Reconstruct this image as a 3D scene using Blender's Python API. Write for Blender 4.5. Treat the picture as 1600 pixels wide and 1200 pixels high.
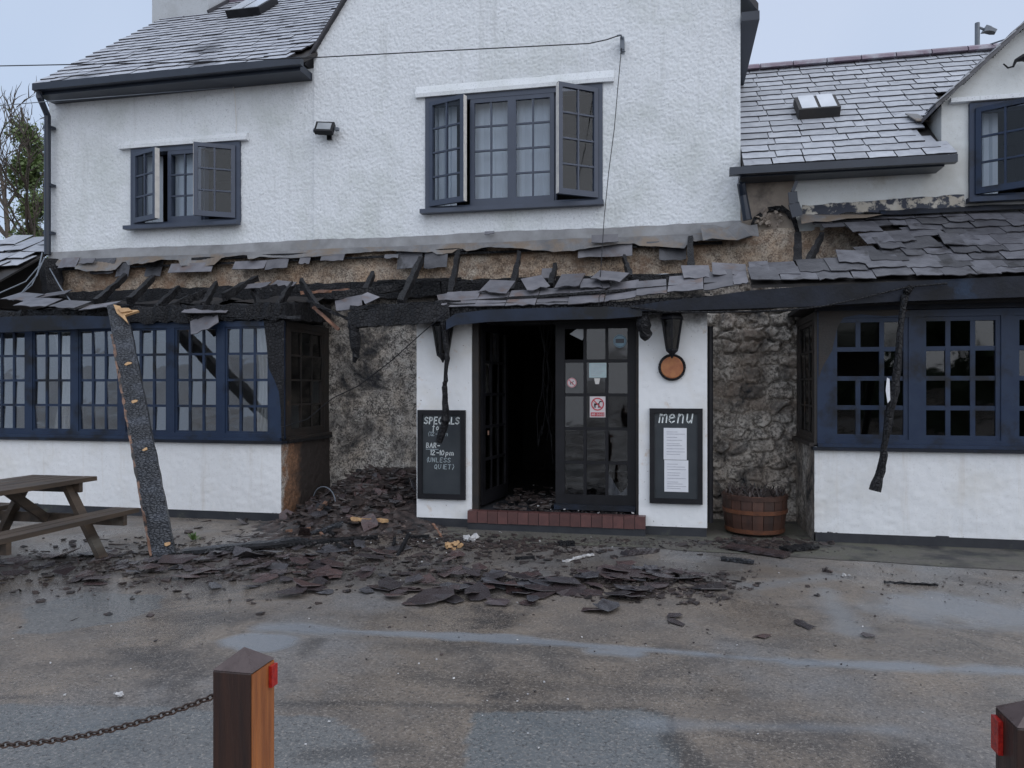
import bpy, math, random
import numpy as np
from mathutils import Vector, Matrix

random.seed(11)
R = math.radians
scn = bpy.context.scene
COL = scn.collection
for o in list(bpy.data.objects):
    bpy.data.objects.remove(o)

# ------------------------------------------------------------------ camera
# facade axes: X along the front to the right, Y into the building, Z up; the porch front stands at Y = 0
YAW, EYE, DIST = R(12.0), 1.5, 8.23
cam_d = bpy.data.cameras.new('camera')
cam_d.sensor_width = 36.0
cam_d.lens = 36.0 * 1170 / 1600
cam_d.shift_y = 5 / 1600
cam_d.clip_start, cam_d.clip_end = 0.05, 3000
cam = bpy.data.objects.new('camera', cam_d)
COL.objects.link(cam)
cam.location = (0, -DIST, EYE)
cam.rotation_euler = (R(90), 0, YAW)
scn.camera = cam

# ------------------------------------------------------------------ sky, sun, exposure
world = bpy.data.worlds.new('World')
scn.world = world
world.use_nodes = True
wn, wl = world.node_tree.nodes, world.node_tree.links
wn.clear()
SUN_EL, SUN_AZ = R(42), R(52)          # azimuth turned from straight behind the camera towards the right
sky = wn.new('ShaderNodeTexSky')
sky.sky_type = 'NISHITA'
sky.sun_disc = False
sky.sun_elevation = SUN_EL
sky.sun_rotation = R(180) - SUN_AZ
sky.air_density, sky.dust_density, sky.ozone_density = 1.2, 3.0, 2.0
sk_s = wn.new('ShaderNodeVectorMath'); sk_s.operation = 'SCALE'; sk_s.inputs['Scale'].default_value = 0.11
wl.new(sky.outputs[0], sk_s.inputs[0])
tc = wn.new('ShaderNodeTexCoord')
cl = wn.new('ShaderNodeTexNoise'); cl.inputs['Scale'].default_value = 1.6; cl.inputs['Detail'].default_value = 3
wl.new(tc.outputs['Generated'], cl.inputs['Vector'])
cr = wn.new('ShaderNodeValToRGB')
cr.color_ramp.elements[0].position, cr.color_ramp.elements[0].color = 0.33, (0.365, 0.455, 0.60, 1)
cr.color_ramp.elements[1].position, cr.color_ramp.elements[1].color = 0.66, (0.46, 0.525, 0.655, 1)
wl.new(cl.outputs[0], cr.inputs[0])
mx = wn.new('ShaderNodeMix'); mx.data_type = 'RGBA'; mx.inputs[0].default_value = 0.86
wl.new(sk_s.outputs[0], mx.inputs[6]); wl.new(cr.outputs[0], mx.inputs[7])
bg = wn.new('ShaderNodeBackground'); bg.inputs[1].default_value = 1.0
wl.new(mx.outputs[2], bg.inputs[0])
wo = wn.new('ShaderNodeOutputWorld'); wl.new(bg.outputs[0], wo.inputs[0])

sun_d = bpy.data.lights.new('sun', 'SUN')
sun_d.energy, sun_d.angle, sun_d.color = 1.5, R(140), (1.0, 0.98, 0.955)
sun = bpy.data.objects.new('sun', sun_d)
COL.objects.link(sun)
sdir = Vector((math.sin(SUN_AZ) * math.cos(SUN_EL), -math.cos(SUN_AZ) * math.cos(SUN_EL), math.sin(SUN_EL)))
sun.rotation_euler = (-sdir).to_track_quat('-Z', 'Y').to_euler()
sun.location = sdir * 40

vs = scn.view_settings
vs.view_transform, vs.look, vs.exposure, vs.gamma = 'Standard', 'None', 0.46, 1.0
vs.use_curve_mapping = False
scn.cycles.max_bounces, scn.cycles.diffuse_bounces, scn.cycles.glossy_bounces, scn.cycles.transparent_max_bounces = 6, 3, 3, 10

# ------------------------------------------------------------------ measuring helpers
CS, SN = math.cos(YAW), math.sin(YAW)
def ray(px, py):
    u, v = (px - 800) / 1170, (605 - py) / 1170
    return Vector((CS * u - SN, SN * u + CS, v))
def P(px, py, Y):                       # the point of the vertical plane y = Y seen there
    d = ray(px, py); t = (Y + DIST) / d.y
    return Vector((d.x * t, Y, EYE + d.z * t))
GZ = -0.10
def G(px, py, z=GZ):                    # the point of the level z seen there
    d = ray(px, py); t = (z - EYE) / d.z
    return Vector((d.x * t, d.y * t - DIST, z))
def PX(px, Y): return P(px, 600, Y).x

def vnoise(x, y, s, seed):
    x, y = x / s, y / s
    xi, yi = np.floor(x), np.floor(y)
    fx, fy = x - xi, y - yi
    fx, fy = fx * fx * (3 - 2 * fx), fy * fy * (3 - 2 * fy)
    def h(a, b):
        q = np.sin(a * 127.1 + b * 311.7 + seed * 74.7) * 43758.5453
        return q - np.floor(q)
    return ((h(xi, yi) * (1 - fx) + h(xi + 1, yi) * fx) * (1 - fy) +
            (h(xi, yi + 1) * (1 - fx) + h(xi + 1, yi + 1) * fx) * fy) * 2 - 1

# ------------------------------------------------------------------ mesh builder
class MB:
    def __init__(s): s.v, s.f = [], []
    def add(s, vs_, fs):
        k = len(s.v); s.v += [Vector(a) for a in vs_]; s.f += [tuple(i + k for i in f) for f in fs]
        return s
    def box(s, x0, x1, y0, y1, z0, z1):
        return s.add([(x0,y0,z0),(x1,y0,z0),(x1,y1,z0),(x0,y1,z0),(x0,y0,z1),(x1,y0,z1),(x1,y1,z1),(x0,y1,z1)],
                     [(0,3,2,1),(4,5,6,7),(0,1,5,4),(1,2,6,5),(2,3,7,6),(3,0,4,7)])
    def prism(s, pts, off):
        n = len(pts); off = Vector(off)
        a = [Vector(p) for p in pts]
        nrm = sum(((a[i] - a[0]).cross(a[(i + 1) % n] - a[0]) for i in range(1, n)), Vector())
        if nrm.dot(off) > 0: a.reverse()
        return s.add(a + [p + off for p in a],
                     [tuple(range(n)), tuple(range(2 * n - 1, n - 1, -1))] + [((i + 1) % n, i, n + i, n + (i + 1) % n) for i in range(n)])
    def beam(s, p, q, w, h, up=(0, 0, 1), n=1, jit=0.0, taper=1.0):
        p, q = Vector(p), Vector(q); d = (q - p).normalized()
        x = d.cross(Vector(up)); x = x.normalized() if x.length > 1e-4 else Vector((1, 0, 0)); y = x.cross(d)
        vs_, fs = [], []
        for i in range(n + 1):
            t = i / n; c = p.lerp(q, t); k = 1 + (taper - 1) * t
            for a, b in ((-1, -1), (1, -1), (1, 1), (-1, 1)):
                j = lambda: random.uniform(-jit, jit)
                vs_.append(c + x * (a * w / 2 * k + j()) + y * (b * h / 2 * k + j()) + d * j())
        for i in range(n):
            for a in range(4):
                b = (a + 1) % 4
                fs.append((i * 4 + a, i * 4 + b, i * 4 + 4 + b, i * 4 + 4 + a))
        fs += [(3, 2, 1, 0), (n * 4, n * 4 + 1, n * 4 + 2, n * 4 + 3)]
        return s.add(vs_, fs)
    def tube(s, pts, r, n=6, close=False):
        pts = [Vector(p) for p in pts]; m = len(pts); vs_, fs = [], []
        rr = r if isinstance(r, (list, tuple)) else [r] * m
        ref = Vector((0.31, 0.17, 0.93))
        for i, p in enumerate(pts):
            if close: d = pts[(i + 1) % m] - pts[i - 1]
            else: d = pts[min(i + 1, m - 1)] - pts[max(i - 1, 0)]
            d.normalize(); x = d.cross(ref).normalized(); y = x.cross(d)
            for k in range(n):
                a = 2 * math.pi * k / n
                vs_.append(p + (x * math.cos(a) + y * math.sin(a)) * rr[i])
        for i in range(m if close else m - 1):
            j = (i + 1) % m
            for k in range(n):
                l = (k + 1) % n
                fs.append((i * n + k, j * n + k, j * n + l, i * n + l))
        if not close: fs += [tuple(range(n)), tuple(range(m * n - 1, (m - 1) * n - 1, -1))]
        return s.add(vs_, fs)
    def lathe(s, prof, n=24, c=(0, 0, 0), rot=0.0):
        c = Vector(c); vs_, fs = [], []
        for r, z in prof:
            for k in range(n):
                a = 2 * math.pi * k / n + rot
                vs_.append(c + Vector((r * math.cos(a), r * math.sin(a), z)))
        for i in range(len(prof) - 1):
            for k in range(n):
                l = (k + 1) % n
                fs.append((i * n + k, i * n + l, (i + 1) * n + l, (i + 1) * n + k))
        fs += [tuple(range(n - 1, -1, -1)), tuple(range((len(prof) - 1) * n, len(prof) * n))]
        return s.add(vs_, fs)
    def xf(s, M):
        s.v = [M @ a for a in s.v]; return s

def wloc(o):
    v = Vector()
    while o: v = v + o.location; o = o.parent
    return v
def tag(o, label=None, cat=None, group=None, kind=None):
    for k, val in (('label', label), ('category', cat), ('group', group), ('kind', kind)):
        if val: o[k] = val
    return o
def mesh_of(mb, m, smooth=False):
    me = bpy.data.meshes.new('mesh')
    me.from_pydata([tuple(a) for a in mb.v], [], mb.f); me.materials.append(m)
    if smooth: me.shade_smooth()
    return me
def obj(name, mb, m, parent=None, label=None, cat=None, group=None, kind=None, smooth=False):
    if parent: base = wloc(parent)
    elif kind in ('structure', 'stuff'): base = Vector()
    else:
        a = np.array([tuple(p) for p in mb.v]); lo, hi = a.min(0), a.max(0)
        base = Vector(((lo[0] + hi[0]) / 2, (lo[1] + hi[1]) / 2, lo[2]))
    mb.v = [p - base for p in mb.v]
    o = bpy.data.objects.new(name, mesh_of(mb, m, smooth)); COL.objects.link(o)
    if parent: o.parent = parent
    else: o.location = base
    return tag(o, label, cat, group, kind)
def thing(name, label, cat, loc=(0, 0, 0), group=None):
    o = bpy.data.objects.new(name, None); COL.objects.link(o); o.location = loc
    o.empty_display_size = 0.2
    return tag(o, label, cat, group)
def place(name, me, M, parent=None):
    o = bpy.data.objects.new(name, me); COL.objects.link(o)
    if parent:
        o.parent = parent; M = Matrix.Translation(-wloc(parent)) @ M
    o.matrix_basis = M
    return o
def frame(o, x, y, z):
    M = Matrix((x, y, z)).transposed().to_4x4(); M.translation = Vector(o); return M

# ------------------------------------------------------------------ materials
class NT:
    def __init__(s, name):
        s.m = bpy.data.materials.new(name); s.m.use_nodes = True
        s.t = s.m.node_tree; s.n, s.l = s.t.nodes, s.t.links
        s.b = s.n['Principled BSDF']
        s.tc = s.n.new('ShaderNodeTexCoord'); s.co = s.tc.outputs['Object']
    def jitter(s):
        oi = s.n.new('ShaderNodeObjectInfo'); mu = s.n.new('ShaderNodeMath'); mu.operation = 'MULTIPLY'; mu.inputs[1].default_value = 37.0
        s.l.new(oi.outputs['Random'], mu.inputs[0]); ad = s.n.new('ShaderNodeVectorMath'); ad.operation = 'ADD'
        s.l.new(s.co, ad.inputs[0]); s.l.new(mu.outputs[0], ad.inputs[1]); s.co = ad.outputs[0]; s.rnd = oi.outputs['Random']
    def stretch(s, v):
        mp = s.n.new('ShaderNodeMapping'); mp.inputs['Scale'].default_value = v
        s.l.new(s.co, mp.inputs[0]); s.co = mp.outputs[0]
    def noise(s, scale, detail=5, rough=0.55, dist=0.0):
        n = s.n.new('ShaderNodeTexNoise'); s.l.new(s.co, n.inputs['Vector'])
        n.inputs['Scale'].default_value, n.inputs['Detail'].default_value = scale, detail
        n.inputs['Roughness'].default_value, n.inputs['Distortion'].default_value = rough, dist
        return n.outputs[0]
    def voro(s, scale, feature='F1', out='Distance'):
        n = s.n.new('ShaderNodeTexVoronoi'); n.feature = feature; s.l.new(s.co, n.inputs['Vector'])
        n.inputs['Scale'].default_value = scale
        return n.outputs[out]
    def ramp(s, fac, a, b):
        n = s.n.new('ShaderNodeMapRange'); n.clamp = True; s.l.new(fac, n.inputs[0])
        n.inputs[1].default_value, n.inputs[2].default_value = a, b
        return n.outputs[0]
    def math(s, op, a, b):
        n = s.n.new('ShaderNodeMath'); n.operation = op
        for i, x in enumerate((a, b)):
            if isinstance(x, (int, float)): n.inputs[i].default_value = x
            else: s.l.new(x, n.inputs[i])
        return n.outputs[0]
    def mix(s, fac, a, b, mode='MIX'):
        n = s.n.new('ShaderNodeMix'); n.data_type = 'RGBA'; n.blend_type = mode
        if isinstance(fac, (int, float)): n.inputs[0].default_value = fac
        else: s.l.new(fac, n.inputs[0])
        for i, x in ((6, a), (7, b)):
            if isinstance(x, tuple): n.inputs[i].default_value = x + (1,)
            else: s.l.new(x, n.inputs[i])
        return n.outputs[2]
    def sep(s, k):
        n = s.n.new('ShaderNodeSeparateXYZ'); s.l.new(s.tc.outputs['Object'], n.inputs[0]); return n.outputs[k]
    def color(s, c): s.l.new(c, s.b.inputs['Base Color'])
    def rough(s, r):
        if isinstance(r, (int, float)): s.b.inputs['Roughness'].default_value = r
        else: s.l.new(r, s.b.inputs['Roughness'])
    def lerp(s, fac, a, b):
        n = s.n.new('ShaderNodeMapRange'); s.l.new(fac, n.inputs[0]); n.inputs[3].default_value, n.inputs[4].default_value = a, b
        return n.outputs[0]
    def bump(s, h, strength, dist):
        n = s.n.new('ShaderNodeBump'); n.inputs['Strength'].default_value, n.inputs['Distance'].default_value = strength, dist
        s.l.new(h, n.inputs['Height']); s.l.new(n.outputs[0], s.b.inputs['Normal'])

def pmat(name, c1, c2, scale=6, rough=(0.6, 0.8), c3=None, s3=1.5, t3=(0.55, 0.65), bump=0.3, bs=60, bd=0.004, rand=0.0, metal=0.0, st=None, spec=0.5):
    q = NT(name)
    if rand: q.jitter()
    if st: q.stretch(st)
    n1 = q.noise(scale)
    c = q.mix(q.ramp(n1, 0.35, 0.65), c1, c2)
    if c3: c = q.mix(q.ramp(q.noise(s3, 6, 0.65), *t3), c, c3)
    if rand:
        v = q.lerp(q.rnd, 1 - rand, 1 + rand)
        cb = q.n.new('ShaderNodeCombineColor')
        for i in range(3): q.l.new(v, cb.inputs[i])
        c = q.mix(1.0, c, cb.outputs[0], 'MULTIPLY')
    q.color(c); q.rough(q.lerp(n1, *rough))
    q.b.inputs['Metallic'].default_value = metal
    q.b.inputs['Specular IOR Level'].default_value = spec
    if bump: q.bump(q.noise(bs, 4), bump, bd)
    return q.m

MT = {}
def white_rough(name, base, dirt, speck, stain=None, dirt_t=(0.52, 0.75), streak=None):
    q = NT(name)
    c = q.mix(q.ramp(q.noise(1.1, 7, 0.65), *dirt_t), base, dirt)
    c = q.mix(q.math('MULTIPLY', q.ramp(q.noise(52, 4, 0.75), 0.56, 0.66), 0.7), c, speck)
    if stain:
        c = q.mix(q.ramp(q.noise(1.3, 7, 0.7), 0.57, 0.72), c, stain)
    if streak:
        keep = q.co; q.stretch((5, 5, 0.35))
        f = q.math('MULTIPLY', q.ramp(q.noise(1.6, 6, 0.7), 0.55, 0.75), 0.55)
        q.co = keep; c = q.mix(f, c, streak)
    q.color(c); q.rough(0.88); q.bump(q.noise(120, 3), 0.4, 0.004)
    return q.m
MT['roughcast'] = white_rough('white_roughcast', (0.72, 0.745, 0.77), (0.57, 0.60, 0.59), (0.36, 0.38, 0.41), streak=(0.50, 0.52, 0.52), dirt_t=(0.48, 0.72))
MT['render'] = white_rough('cream_render', (0.62, 0.64, 0.64), (0.50, 0.50, 0.47), (0.50, 0.50, 0.48), (0.40, 0.38, 0.33), dirt_t=(0.45, 0.7))
MT['plaster'] = white_rough('white_plaster', (0.76, 0.77, 0.78), (0.66, 0.65, 0.62), (0.60, 0.60, 0.60), streak=(0.58, 0.54, 0.49))
MT['tan_render'] = pmat('smoke_tanned_render', (0.34, 0.29, 0.24), (0.24, 0.20, 0.17), 4, (0.8, 0.9), (0.12, 0.10, 0.09), 3, (0.52, 0.7))

# pier plaster: white with orange heat stain blotches
q = NT('heat_stained_plaster')
c = q.mix(q.ramp(q.noise(2.0), 0.5, 0.75), (0.76, 0.77, 0.78), (0.68, 0.66, 0.62))
c = q.mix(q.ramp(q.noise(2.7, 7, 0.7), 0.58, 0.72), c, (0.55, 0.40, 0.27))
c = q.mix(q.math('MULTIPLY', q.ramp(q.noise(30, 3), 0.68, 0.74), 0.8), c, (0.12, 0.10, 0.09))
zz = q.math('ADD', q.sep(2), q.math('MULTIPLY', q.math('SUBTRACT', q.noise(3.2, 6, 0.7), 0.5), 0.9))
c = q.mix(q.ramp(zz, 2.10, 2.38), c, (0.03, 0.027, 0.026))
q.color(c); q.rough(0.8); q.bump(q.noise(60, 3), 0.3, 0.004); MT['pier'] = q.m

# burnt roughcast: pebbles of cream and brown, soot between and over them
def burnt(name, soot, cream, brown, fine=48, seed_s=1.2, pit=(0.11, 0.10, 0.095), rust=None):
    q = NT(name)
    f = q.noise(fine, 4, 0.75)
    blotch = q.noise(9, 6, 0.7)
    f2 = q.math('ADD', f, q.math('MULTIPLY', q.math('SUBTRACT', blotch, 0.5), 0.6))
    c = q.mix(q.ramp(f2, 0.40, 0.58), pit, cream)
    c = q.mix(q.ramp(q.noise(3, 6, 0.65), 0.40, 0.64), c, brown, 'MULTIPLY')
    if rust: c = q.mix(q.ramp(q.noise(2.3, 7, 0.7), 0.50, 0.66), c, rust)
    so = q.ramp(q.math('ADD', q.noise(seed_s, 8, 0.7, 0.6), q.math('MULTIPLY', q.math('SUBTRACT', f, 0.5), 0.35)), *soot)
    c = q.mix(so, c, (0.018, 0.019, 0.023))
    q.color(c); q.rough(0.75); q.bump(q.noise(fine * 0.8, 3), 0.7, 0.008)
    return q.m
MT['burnt'] = burnt('burnt_roughcast', (0.51, 0.64), (0.52, 0.49, 0.45), (0.84, 0.78, 0.72), 48, 1.5, (0.060, 0.054, 0.050))
MT['burnt_high'] = burnt('browned_roughcast', (0.56, 0.72), (0.50, 0.43, 0.35), (0.86, 0.72, 0.60), 50, 1.8, (0.15, 0.115, 0.09), (0.24, 0.15, 0.095))
MT['stone'] = burnt('sooty_rubble_stone', (0.51, 0.66), (0.52, 0.485, 0.44), (0.84, 0.78, 0.73), 30, 2.4, (0.12, 0.11, 0.10), (0.20, 0.16, 0.13))

q = NT('scorched_return_plaster')       # soot deposit that starts behind the bay corner
y = q.math('ADD', q.sep(1), q.math('MULTIPLY', q.math('SUBTRACT', q.noise(5, 6, 0.7), 0.5), 0.75))
c = q.mix(q.ramp(y, -0.14, 0.02), (0.55, 0.52, 0.48), (0.28, 0.15, 0.085))
c = q.mix(q.ramp(y, 0.12, 0.42), c, (0.04, 0.033, 0.03))
c = q.mix(q.math('MULTIPLY', q.ramp(q.noise(45, 3), 0.45, 0.6), 0.6), c, (0.05, 0.035, 0.03))
q.color(c); q.rough(0.8); q.bump(q.noise(50, 3), 0.6, 0.008); MT['scorched'] = q.m

q = NT('charred_timber')
q.jitter()
q.stretch((1, 1, 1))
d = q.voro(26, 'DISTANCE_TO_EDGE')
n = q.noise(3, 5)
c = q.mix(q.ramp(n, 0.45, 0.7), (0.006, 0.006, 0.008), (0.020, 0.020, 0.023))
c = q.mix(q.ramp(q.noise(7, 5, 0.7), 0.68, 0.76), c, (0.09, 0.09, 0.10))
q.color(c); q.rough(q.lerp(n, 0.35, 0.7)); q.bump(q.ramp(d, 0.0, 0.12), 0.9, 0.012); q.b.inputs['Specular IOR Level'].default_value = 0.35; MT['char'] = q.m

q = NT('alligator_char')
q.jitter(); q.stretch((0.7, 0.7, 1.9))
d = q.voro(38, 'DISTANCE_TO_EDGE')
n = q.noise(4, 6, 0.65)
c = q.mix(q.ramp(d, 0.0, 0.1), (0.006, 0.006, 0.008), (0.034, 0.037, 0.044))
c = q.mix(q.math('MULTIPLY', q.ramp(n, 0.48, 0.70), 0.8), c, (0.085, 0.095, 0.118))
q.color(c); q.rough(0.42); q.bump(q.ramp(d, 0.0, 0.14), 1.0, 0.012); MT['gator'] = q.m

MT['wood_raw'] = pmat('raw_split_wood', (0.50, 0.32, 0.16), (0.34, 0.20, 0.10), 14, st=(1, 1, 0.15))
MT['wood_scorch'] = pmat('scorched_orange_wood', (0.30, 0.15, 0.09), (0.14, 0.08, 0.06), 9, st=(1, 1, 0.2))
MT['wood_edge'] = pmat('half_charred_edge', (0.20, 0.105, 0.065), (0.10, 0.06, 0.045), 9, (0.5, 0.7), (0.02, 0.018, 0.018), 7, (0.48, 0.58), 0.5, 40)
MT['navy'] = pmat('navy_paint', (0.013, 0.026, 0.060), (0.018, 0.033, 0.068), 5, (0.35, 0.55), (0.008, 0.010, 0.015), 2.2, (0.50, 0.64), 0.3, 30, spec=0.35)
MT['navy_up'] = pmat('slate_navy_paint', (0.040, 0.052, 0.082), (0.050, 0.064, 0.098), 5, (0.35, 0.5), (0.03, 0.036, 0.05), 3, (0.6, 0.8), 0.15, 30)
MT['navy_dark'] = pmat('sooty_navy_board', (0.012, 0.016, 0.028), (0.008, 0.009, 0.012), 3, (0.5, 0.75), (0.016, 0.030, 0.058), 2.0, (0.60, 0.70), 0.5, 22, 0.01, spec=0.3)
MT['navy_mid'] = pmat('smoked_navy_board', (0.011, 0.021, 0.045), (0.008, 0.013, 0.025), 3, (0.45, 0.65), (0.007, 0.008, 0.010), 2.4, (0.48, 0.6), 0.3, 30, spec=0.35)
MT['navy_burnt'] = pmat('blistered_black_frame', (0.014, 0.013, 0.013), (0.030, 0.022, 0.018), 6, (0.5, 0.7), (0.08, 0.05, 0.03), 5, (0.62, 0.72), 0.6, 50, 0.006)
MT['gutter'] = pmat('black_navy_gutter', (0.012, 0.018, 0.032), (0.020, 0.028, 0.045), 3, (0.3, 0.45), bump=0.1)
MT['white_edge'] = pmat('white_edge_paint', (0.70, 0.68, 0.64), (0.58, 0.56, 0.54), 12)
MT['lead'] = pmat('grey_lead_flashing', (0.19, 0.19, 0.195), (0.11, 0.11, 0.115), 3, (0.55, 0.75), (0.17, 0.135, 0.105), 2.2, (0.47, 0.60), 0.5, 14, 0.015)
MT['band'] = pmat('grey_painted_band', (0.30, 0.305, 0.315), (0.20, 0.20, 0.205), 4, (0.7, 0.85), (0.28, 0.26, 0.24), 2, (0.58, 0.72), 0.3, 40)
MT['peel'] = pmat('peeling_band', (0.40, 0.38, 0.34), (0.30, 0.27, 0.22), 5, (0.6, 0.8), (0.02, 0.025, 0.04), 6, (0.46, 0.52), 0.6, 20, 0.01)
MT['frost'] = pmat('frosted_slate', (0.39, 0.405, 0.44), (0.31, 0.325, 0.36), 9, (0.5, 0.75), (0.17, 0.17, 0.20), 5, (0.6, 0.72), 0.25, 60, rand=0.13)
MT['frost_left'] = pmat('frosted_weathered_slate', (0.47, 0.485, 0.53), (0.33, 0.345, 0.39), 7, (0.4, 0.65), (0.13, 0.135, 0.155), 0.9, (0.55, 0.64), 0.3, 60)
MT['slate'] = pmat('smoky_slate', (0.105, 0.106, 0.120), (0.060, 0.060, 0.070), 6, (0.3, 0.55), (0.022, 0.021, 0.024), 3.5, (0.55, 0.66), 0.6, 30, 0.008, rand=0.45)
MT['slate_eave'] = pmat('pale_eave_slate', (0.165, 0.160, 0.175), (0.10, 0.10, 0.115), 6, (0.35, 0.6), (0.13, 0.095, 0.085), 3, (0.56, 0.68), 0.35, 50, rand=0.3)
q = NT('wet_fallen_slate'); q.jitter()
n1 = q.noise(8, 6, 0.65)
c = q.mix(q.rnd, (0.036, 0.031, 0.034), (0.098, 0.061, 0.058))
c = q.mix(q.ramp(q.math('FRACT', q.math('MULTIPLY', q.rnd, 7.3), 0), 0.55, 0.9), c, (0.075, 0.074, 0.082))
c = q.mix(q.ramp(n1, 0.46, 0.74), c, (0.030, 0.026, 0.028))
c = q.mix(q.ramp(q.noise(5, 6, 0.7), 0.64, 0.72), c, (0.11, 0.08, 0.08))
q.color(c); q.rough(q.lerp(n1, 0.08, 0.45)); q.bump(q.noise(28, 5, 0.7), 0.6, 0.008); MT['slate_fallen'] = q.m
MT['slate_side'] = pmat('dark_slate_edge', (0.030, 0.029, 0.034), (0.045, 0.043, 0.05), 9, (0.5, 0.7), bump=0.2)
MT['deck'] = pmat('sooty_boarding', (0.02, 0.019, 0.02), (0.035, 0.03, 0.028), 4, (0.6, 0.8), bump=0.4)
MT['black'] = pmat('black_paint', (0.007, 0.007, 0.009), (0.013, 0.013, 0.016), 6, (0.4, 0.6), bump=0.2, spec=0.25)
MT['plinth'] = pmat('black_plinth', (0.018, 0.020, 0.026), (0.03, 0.032, 0.038), 6, (0.5, 0.7), (0.06, 0.065, 0.05), 5, (0.6, 0.72), 0.4, 40)
MT['soot'] = pmat('soot_black', (0.006, 0.006, 0.007), (0.012, 0.011, 0.011), 3, (0.7, 0.9), bump=0.4, bs=12, bd=0.02)
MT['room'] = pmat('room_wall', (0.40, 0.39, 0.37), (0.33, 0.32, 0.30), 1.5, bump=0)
MT['room_dim'] = pmat('dim_room', (0.035, 0.03, 0.028), (0.02, 0.02, 0.02), 1.5, bump=0)  # near black: the dimness of the rooms is put into the colour
MT['curtain'] = pmat('pale_curtain', (0.66, 0.65, 0.62), (0.58, 0.57, 0.55), 3, (0.85, 0.95), bump=0)
MT['blind'] = pmat('grey_net_blind', (0.52, 0.57, 0.63), (0.46, 0.51, 0.57), 1.4, (0.8, 0.9), bump=0)
MT['chalkboard'] = pmat('chalkboard_slate', (0.018, 0.024, 0.030), (0.030, 0.036, 0.042), 5, (0.45, 0.6), (0.10, 0.11, 0.12), 2.6, (0.60, 0.75), 0.1)
MT['chalk'] = pmat('chalk_white', (0.74, 0.78, 0.78), (0.62, 0.66, 0.66), 60, bump=0)
MT['chalk_dim'] = pmat('faint_chalk', (0.42, 0.48, 0.50), (0.28, 0.33, 0.36), 60, bump=0)
MT['paper'] = pmat('white_paper', (0.72, 0.73, 0.76), (0.66, 0.67, 0.71), 8, bump=0.1)
MT['paper_text'] = pmat('printed_grey', (0.36, 0.37, 0.42), (0.46, 0.46, 0.50), 30, bump=0)
MT['red'] = pmat('sign_red', (0.50, 0.03, 0.05), (0.42, 0.03, 0.05), 8, (0.3, 0.4), bump=0)
MT['sticker'] = pmat('pale_sticker', (0.62, 0.56, 0.57), (0.56, 0.52, 0.53), 8, (0.4, 0.5), bump=0)
MT['sticker_blue'] = pmat('pale_blue_sticker', (0.22, 0.36, 0.45), (0.18, 0.30, 0.38), 8, (0.4, 0.5), bump=0)
MT['sticker_cyan'] = pmat('pale_green_notice', (0.42, 0.52, 0.53), (0.36, 0.46, 0.48), 20, (0.4, 0.5), bump=0)
MT['tile'] = pmat('brown_quarry_tile', (0.115, 0.050, 0.045), (0.085, 0.038, 0.036), 10, (0.35, 0.5), bump=0.2, rand=0.2)
MT['barrel'] = pmat('barrel_oak', (0.080, 0.036, 0.024), (0.040, 0.020, 0.015), 8, (0.45, 0.65), (0.03, 0.02, 0.018), 4, (0.6, 0.75), 0.4, 40, rand=0.25, st=(1, 1, 0.25))
MT['hoop'] = pmat('copper_brown_hoop', (0.19, 0.075, 0.038), (0.11, 0.048, 0.03), 10, (0.35, 0.5), bump=0.2, metal=0.3)
MT['plaque'] = pmat('orange_wood_disc', (0.42, 0.17, 0.06), (0.30, 0.10, 0.04), 14, (0.4, 0.6), (0.16, 0.07, 0.035), 11, (0.60, 0.72))
MT['bench'] = pmat('weathered_bench_wood', (0.085, 0.060, 0.042), (0.042, 0.032, 0.025), 12, (0.45, 0.7), (0.14, 0.125, 0.105), 3, (0.56, 0.7), 0.4, 50, st=(1, 0.15, 1))
MT['post'] = pmat('dark_brown_post', (0.042, 0.019, 0.013), (0.022, 0.011, 0.009), 42, (0.3, 0.5), bump=0.7, bs=70, bd=0.006, st=(1, 1, 0.08))
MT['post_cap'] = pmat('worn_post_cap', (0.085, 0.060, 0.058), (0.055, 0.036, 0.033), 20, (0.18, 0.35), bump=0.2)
MT['post_side'] = pmat('orange_brown_post_face', (0.36, 0.125, 0.036), (0.21, 0.068, 0.022), 42, (0.4, 0.6), bump=0.7, bs=70, bd=0.006, st=(1, 1, 0.08))  # same grain as the post material, much brighter and more orange
MT['reflector'] = pmat('red_reflector', (0.42, 0.022, 0.014), (0.24, 0.010, 0.010), 90, (0.15, 0.3), bump=0.3, bs=150)
MT['iron'] = pmat('rusty_iron', (0.045, 0.035, 0.032), (0.09, 0.05, 0.035), 30, (0.45, 0.65), bump=0.2, metal=0.5)
MT['bark'] = pmat('bark', (0.09, 0.07, 0.055), (0.05, 0.042, 0.035), 4, (0.8, 0.9), bump=0.5, bs=20, bd=0.02)
MT['leaf'] = pmat('ivy_leaf', (0.11, 0.17, 0.05), (0.17, 0.21, 0.09), 0.9, (0.45, 0.6), (0.03, 0.05, 0.018), 1.7, (0.5, 0.62), bump=0)
MT['hedge'] = pmat('hedge_leaf', (0.035, 0.06, 0.02), (0.055, 0.085, 0.03), 0.9, (0.5, 0.6), bump=0)
MT['steel'] = pmat('grey_steel', (0.16, 0.18, 0.21), (0.12, 0.14, 0.17), 3, (0.4, 0.55), bump=0)
MT['chips'] = pmat('charred_chips', (0.016, 0.015, 0.016), (0.062, 0.045, 0.041), 9, (0.25, 0.6), (0.17, 0.13, 0.115), 11, (0.61, 0.68), 0.5, 60, 0.006)
MT['ash'] = pmat('white_ash', (0.55, 0.54, 0.53), (0.33, 0.33, 0.34), 20, bump=0.3)
MT['ridge'] = pmat('plum_ridge_tile', (0.17, 0.12, 0.16), (0.22, 0.18, 0.22), 5, (0.45, 0.6), (0.32, 0.32, 0.36), 3, (0.5, 0.65), rand=0.15)
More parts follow.
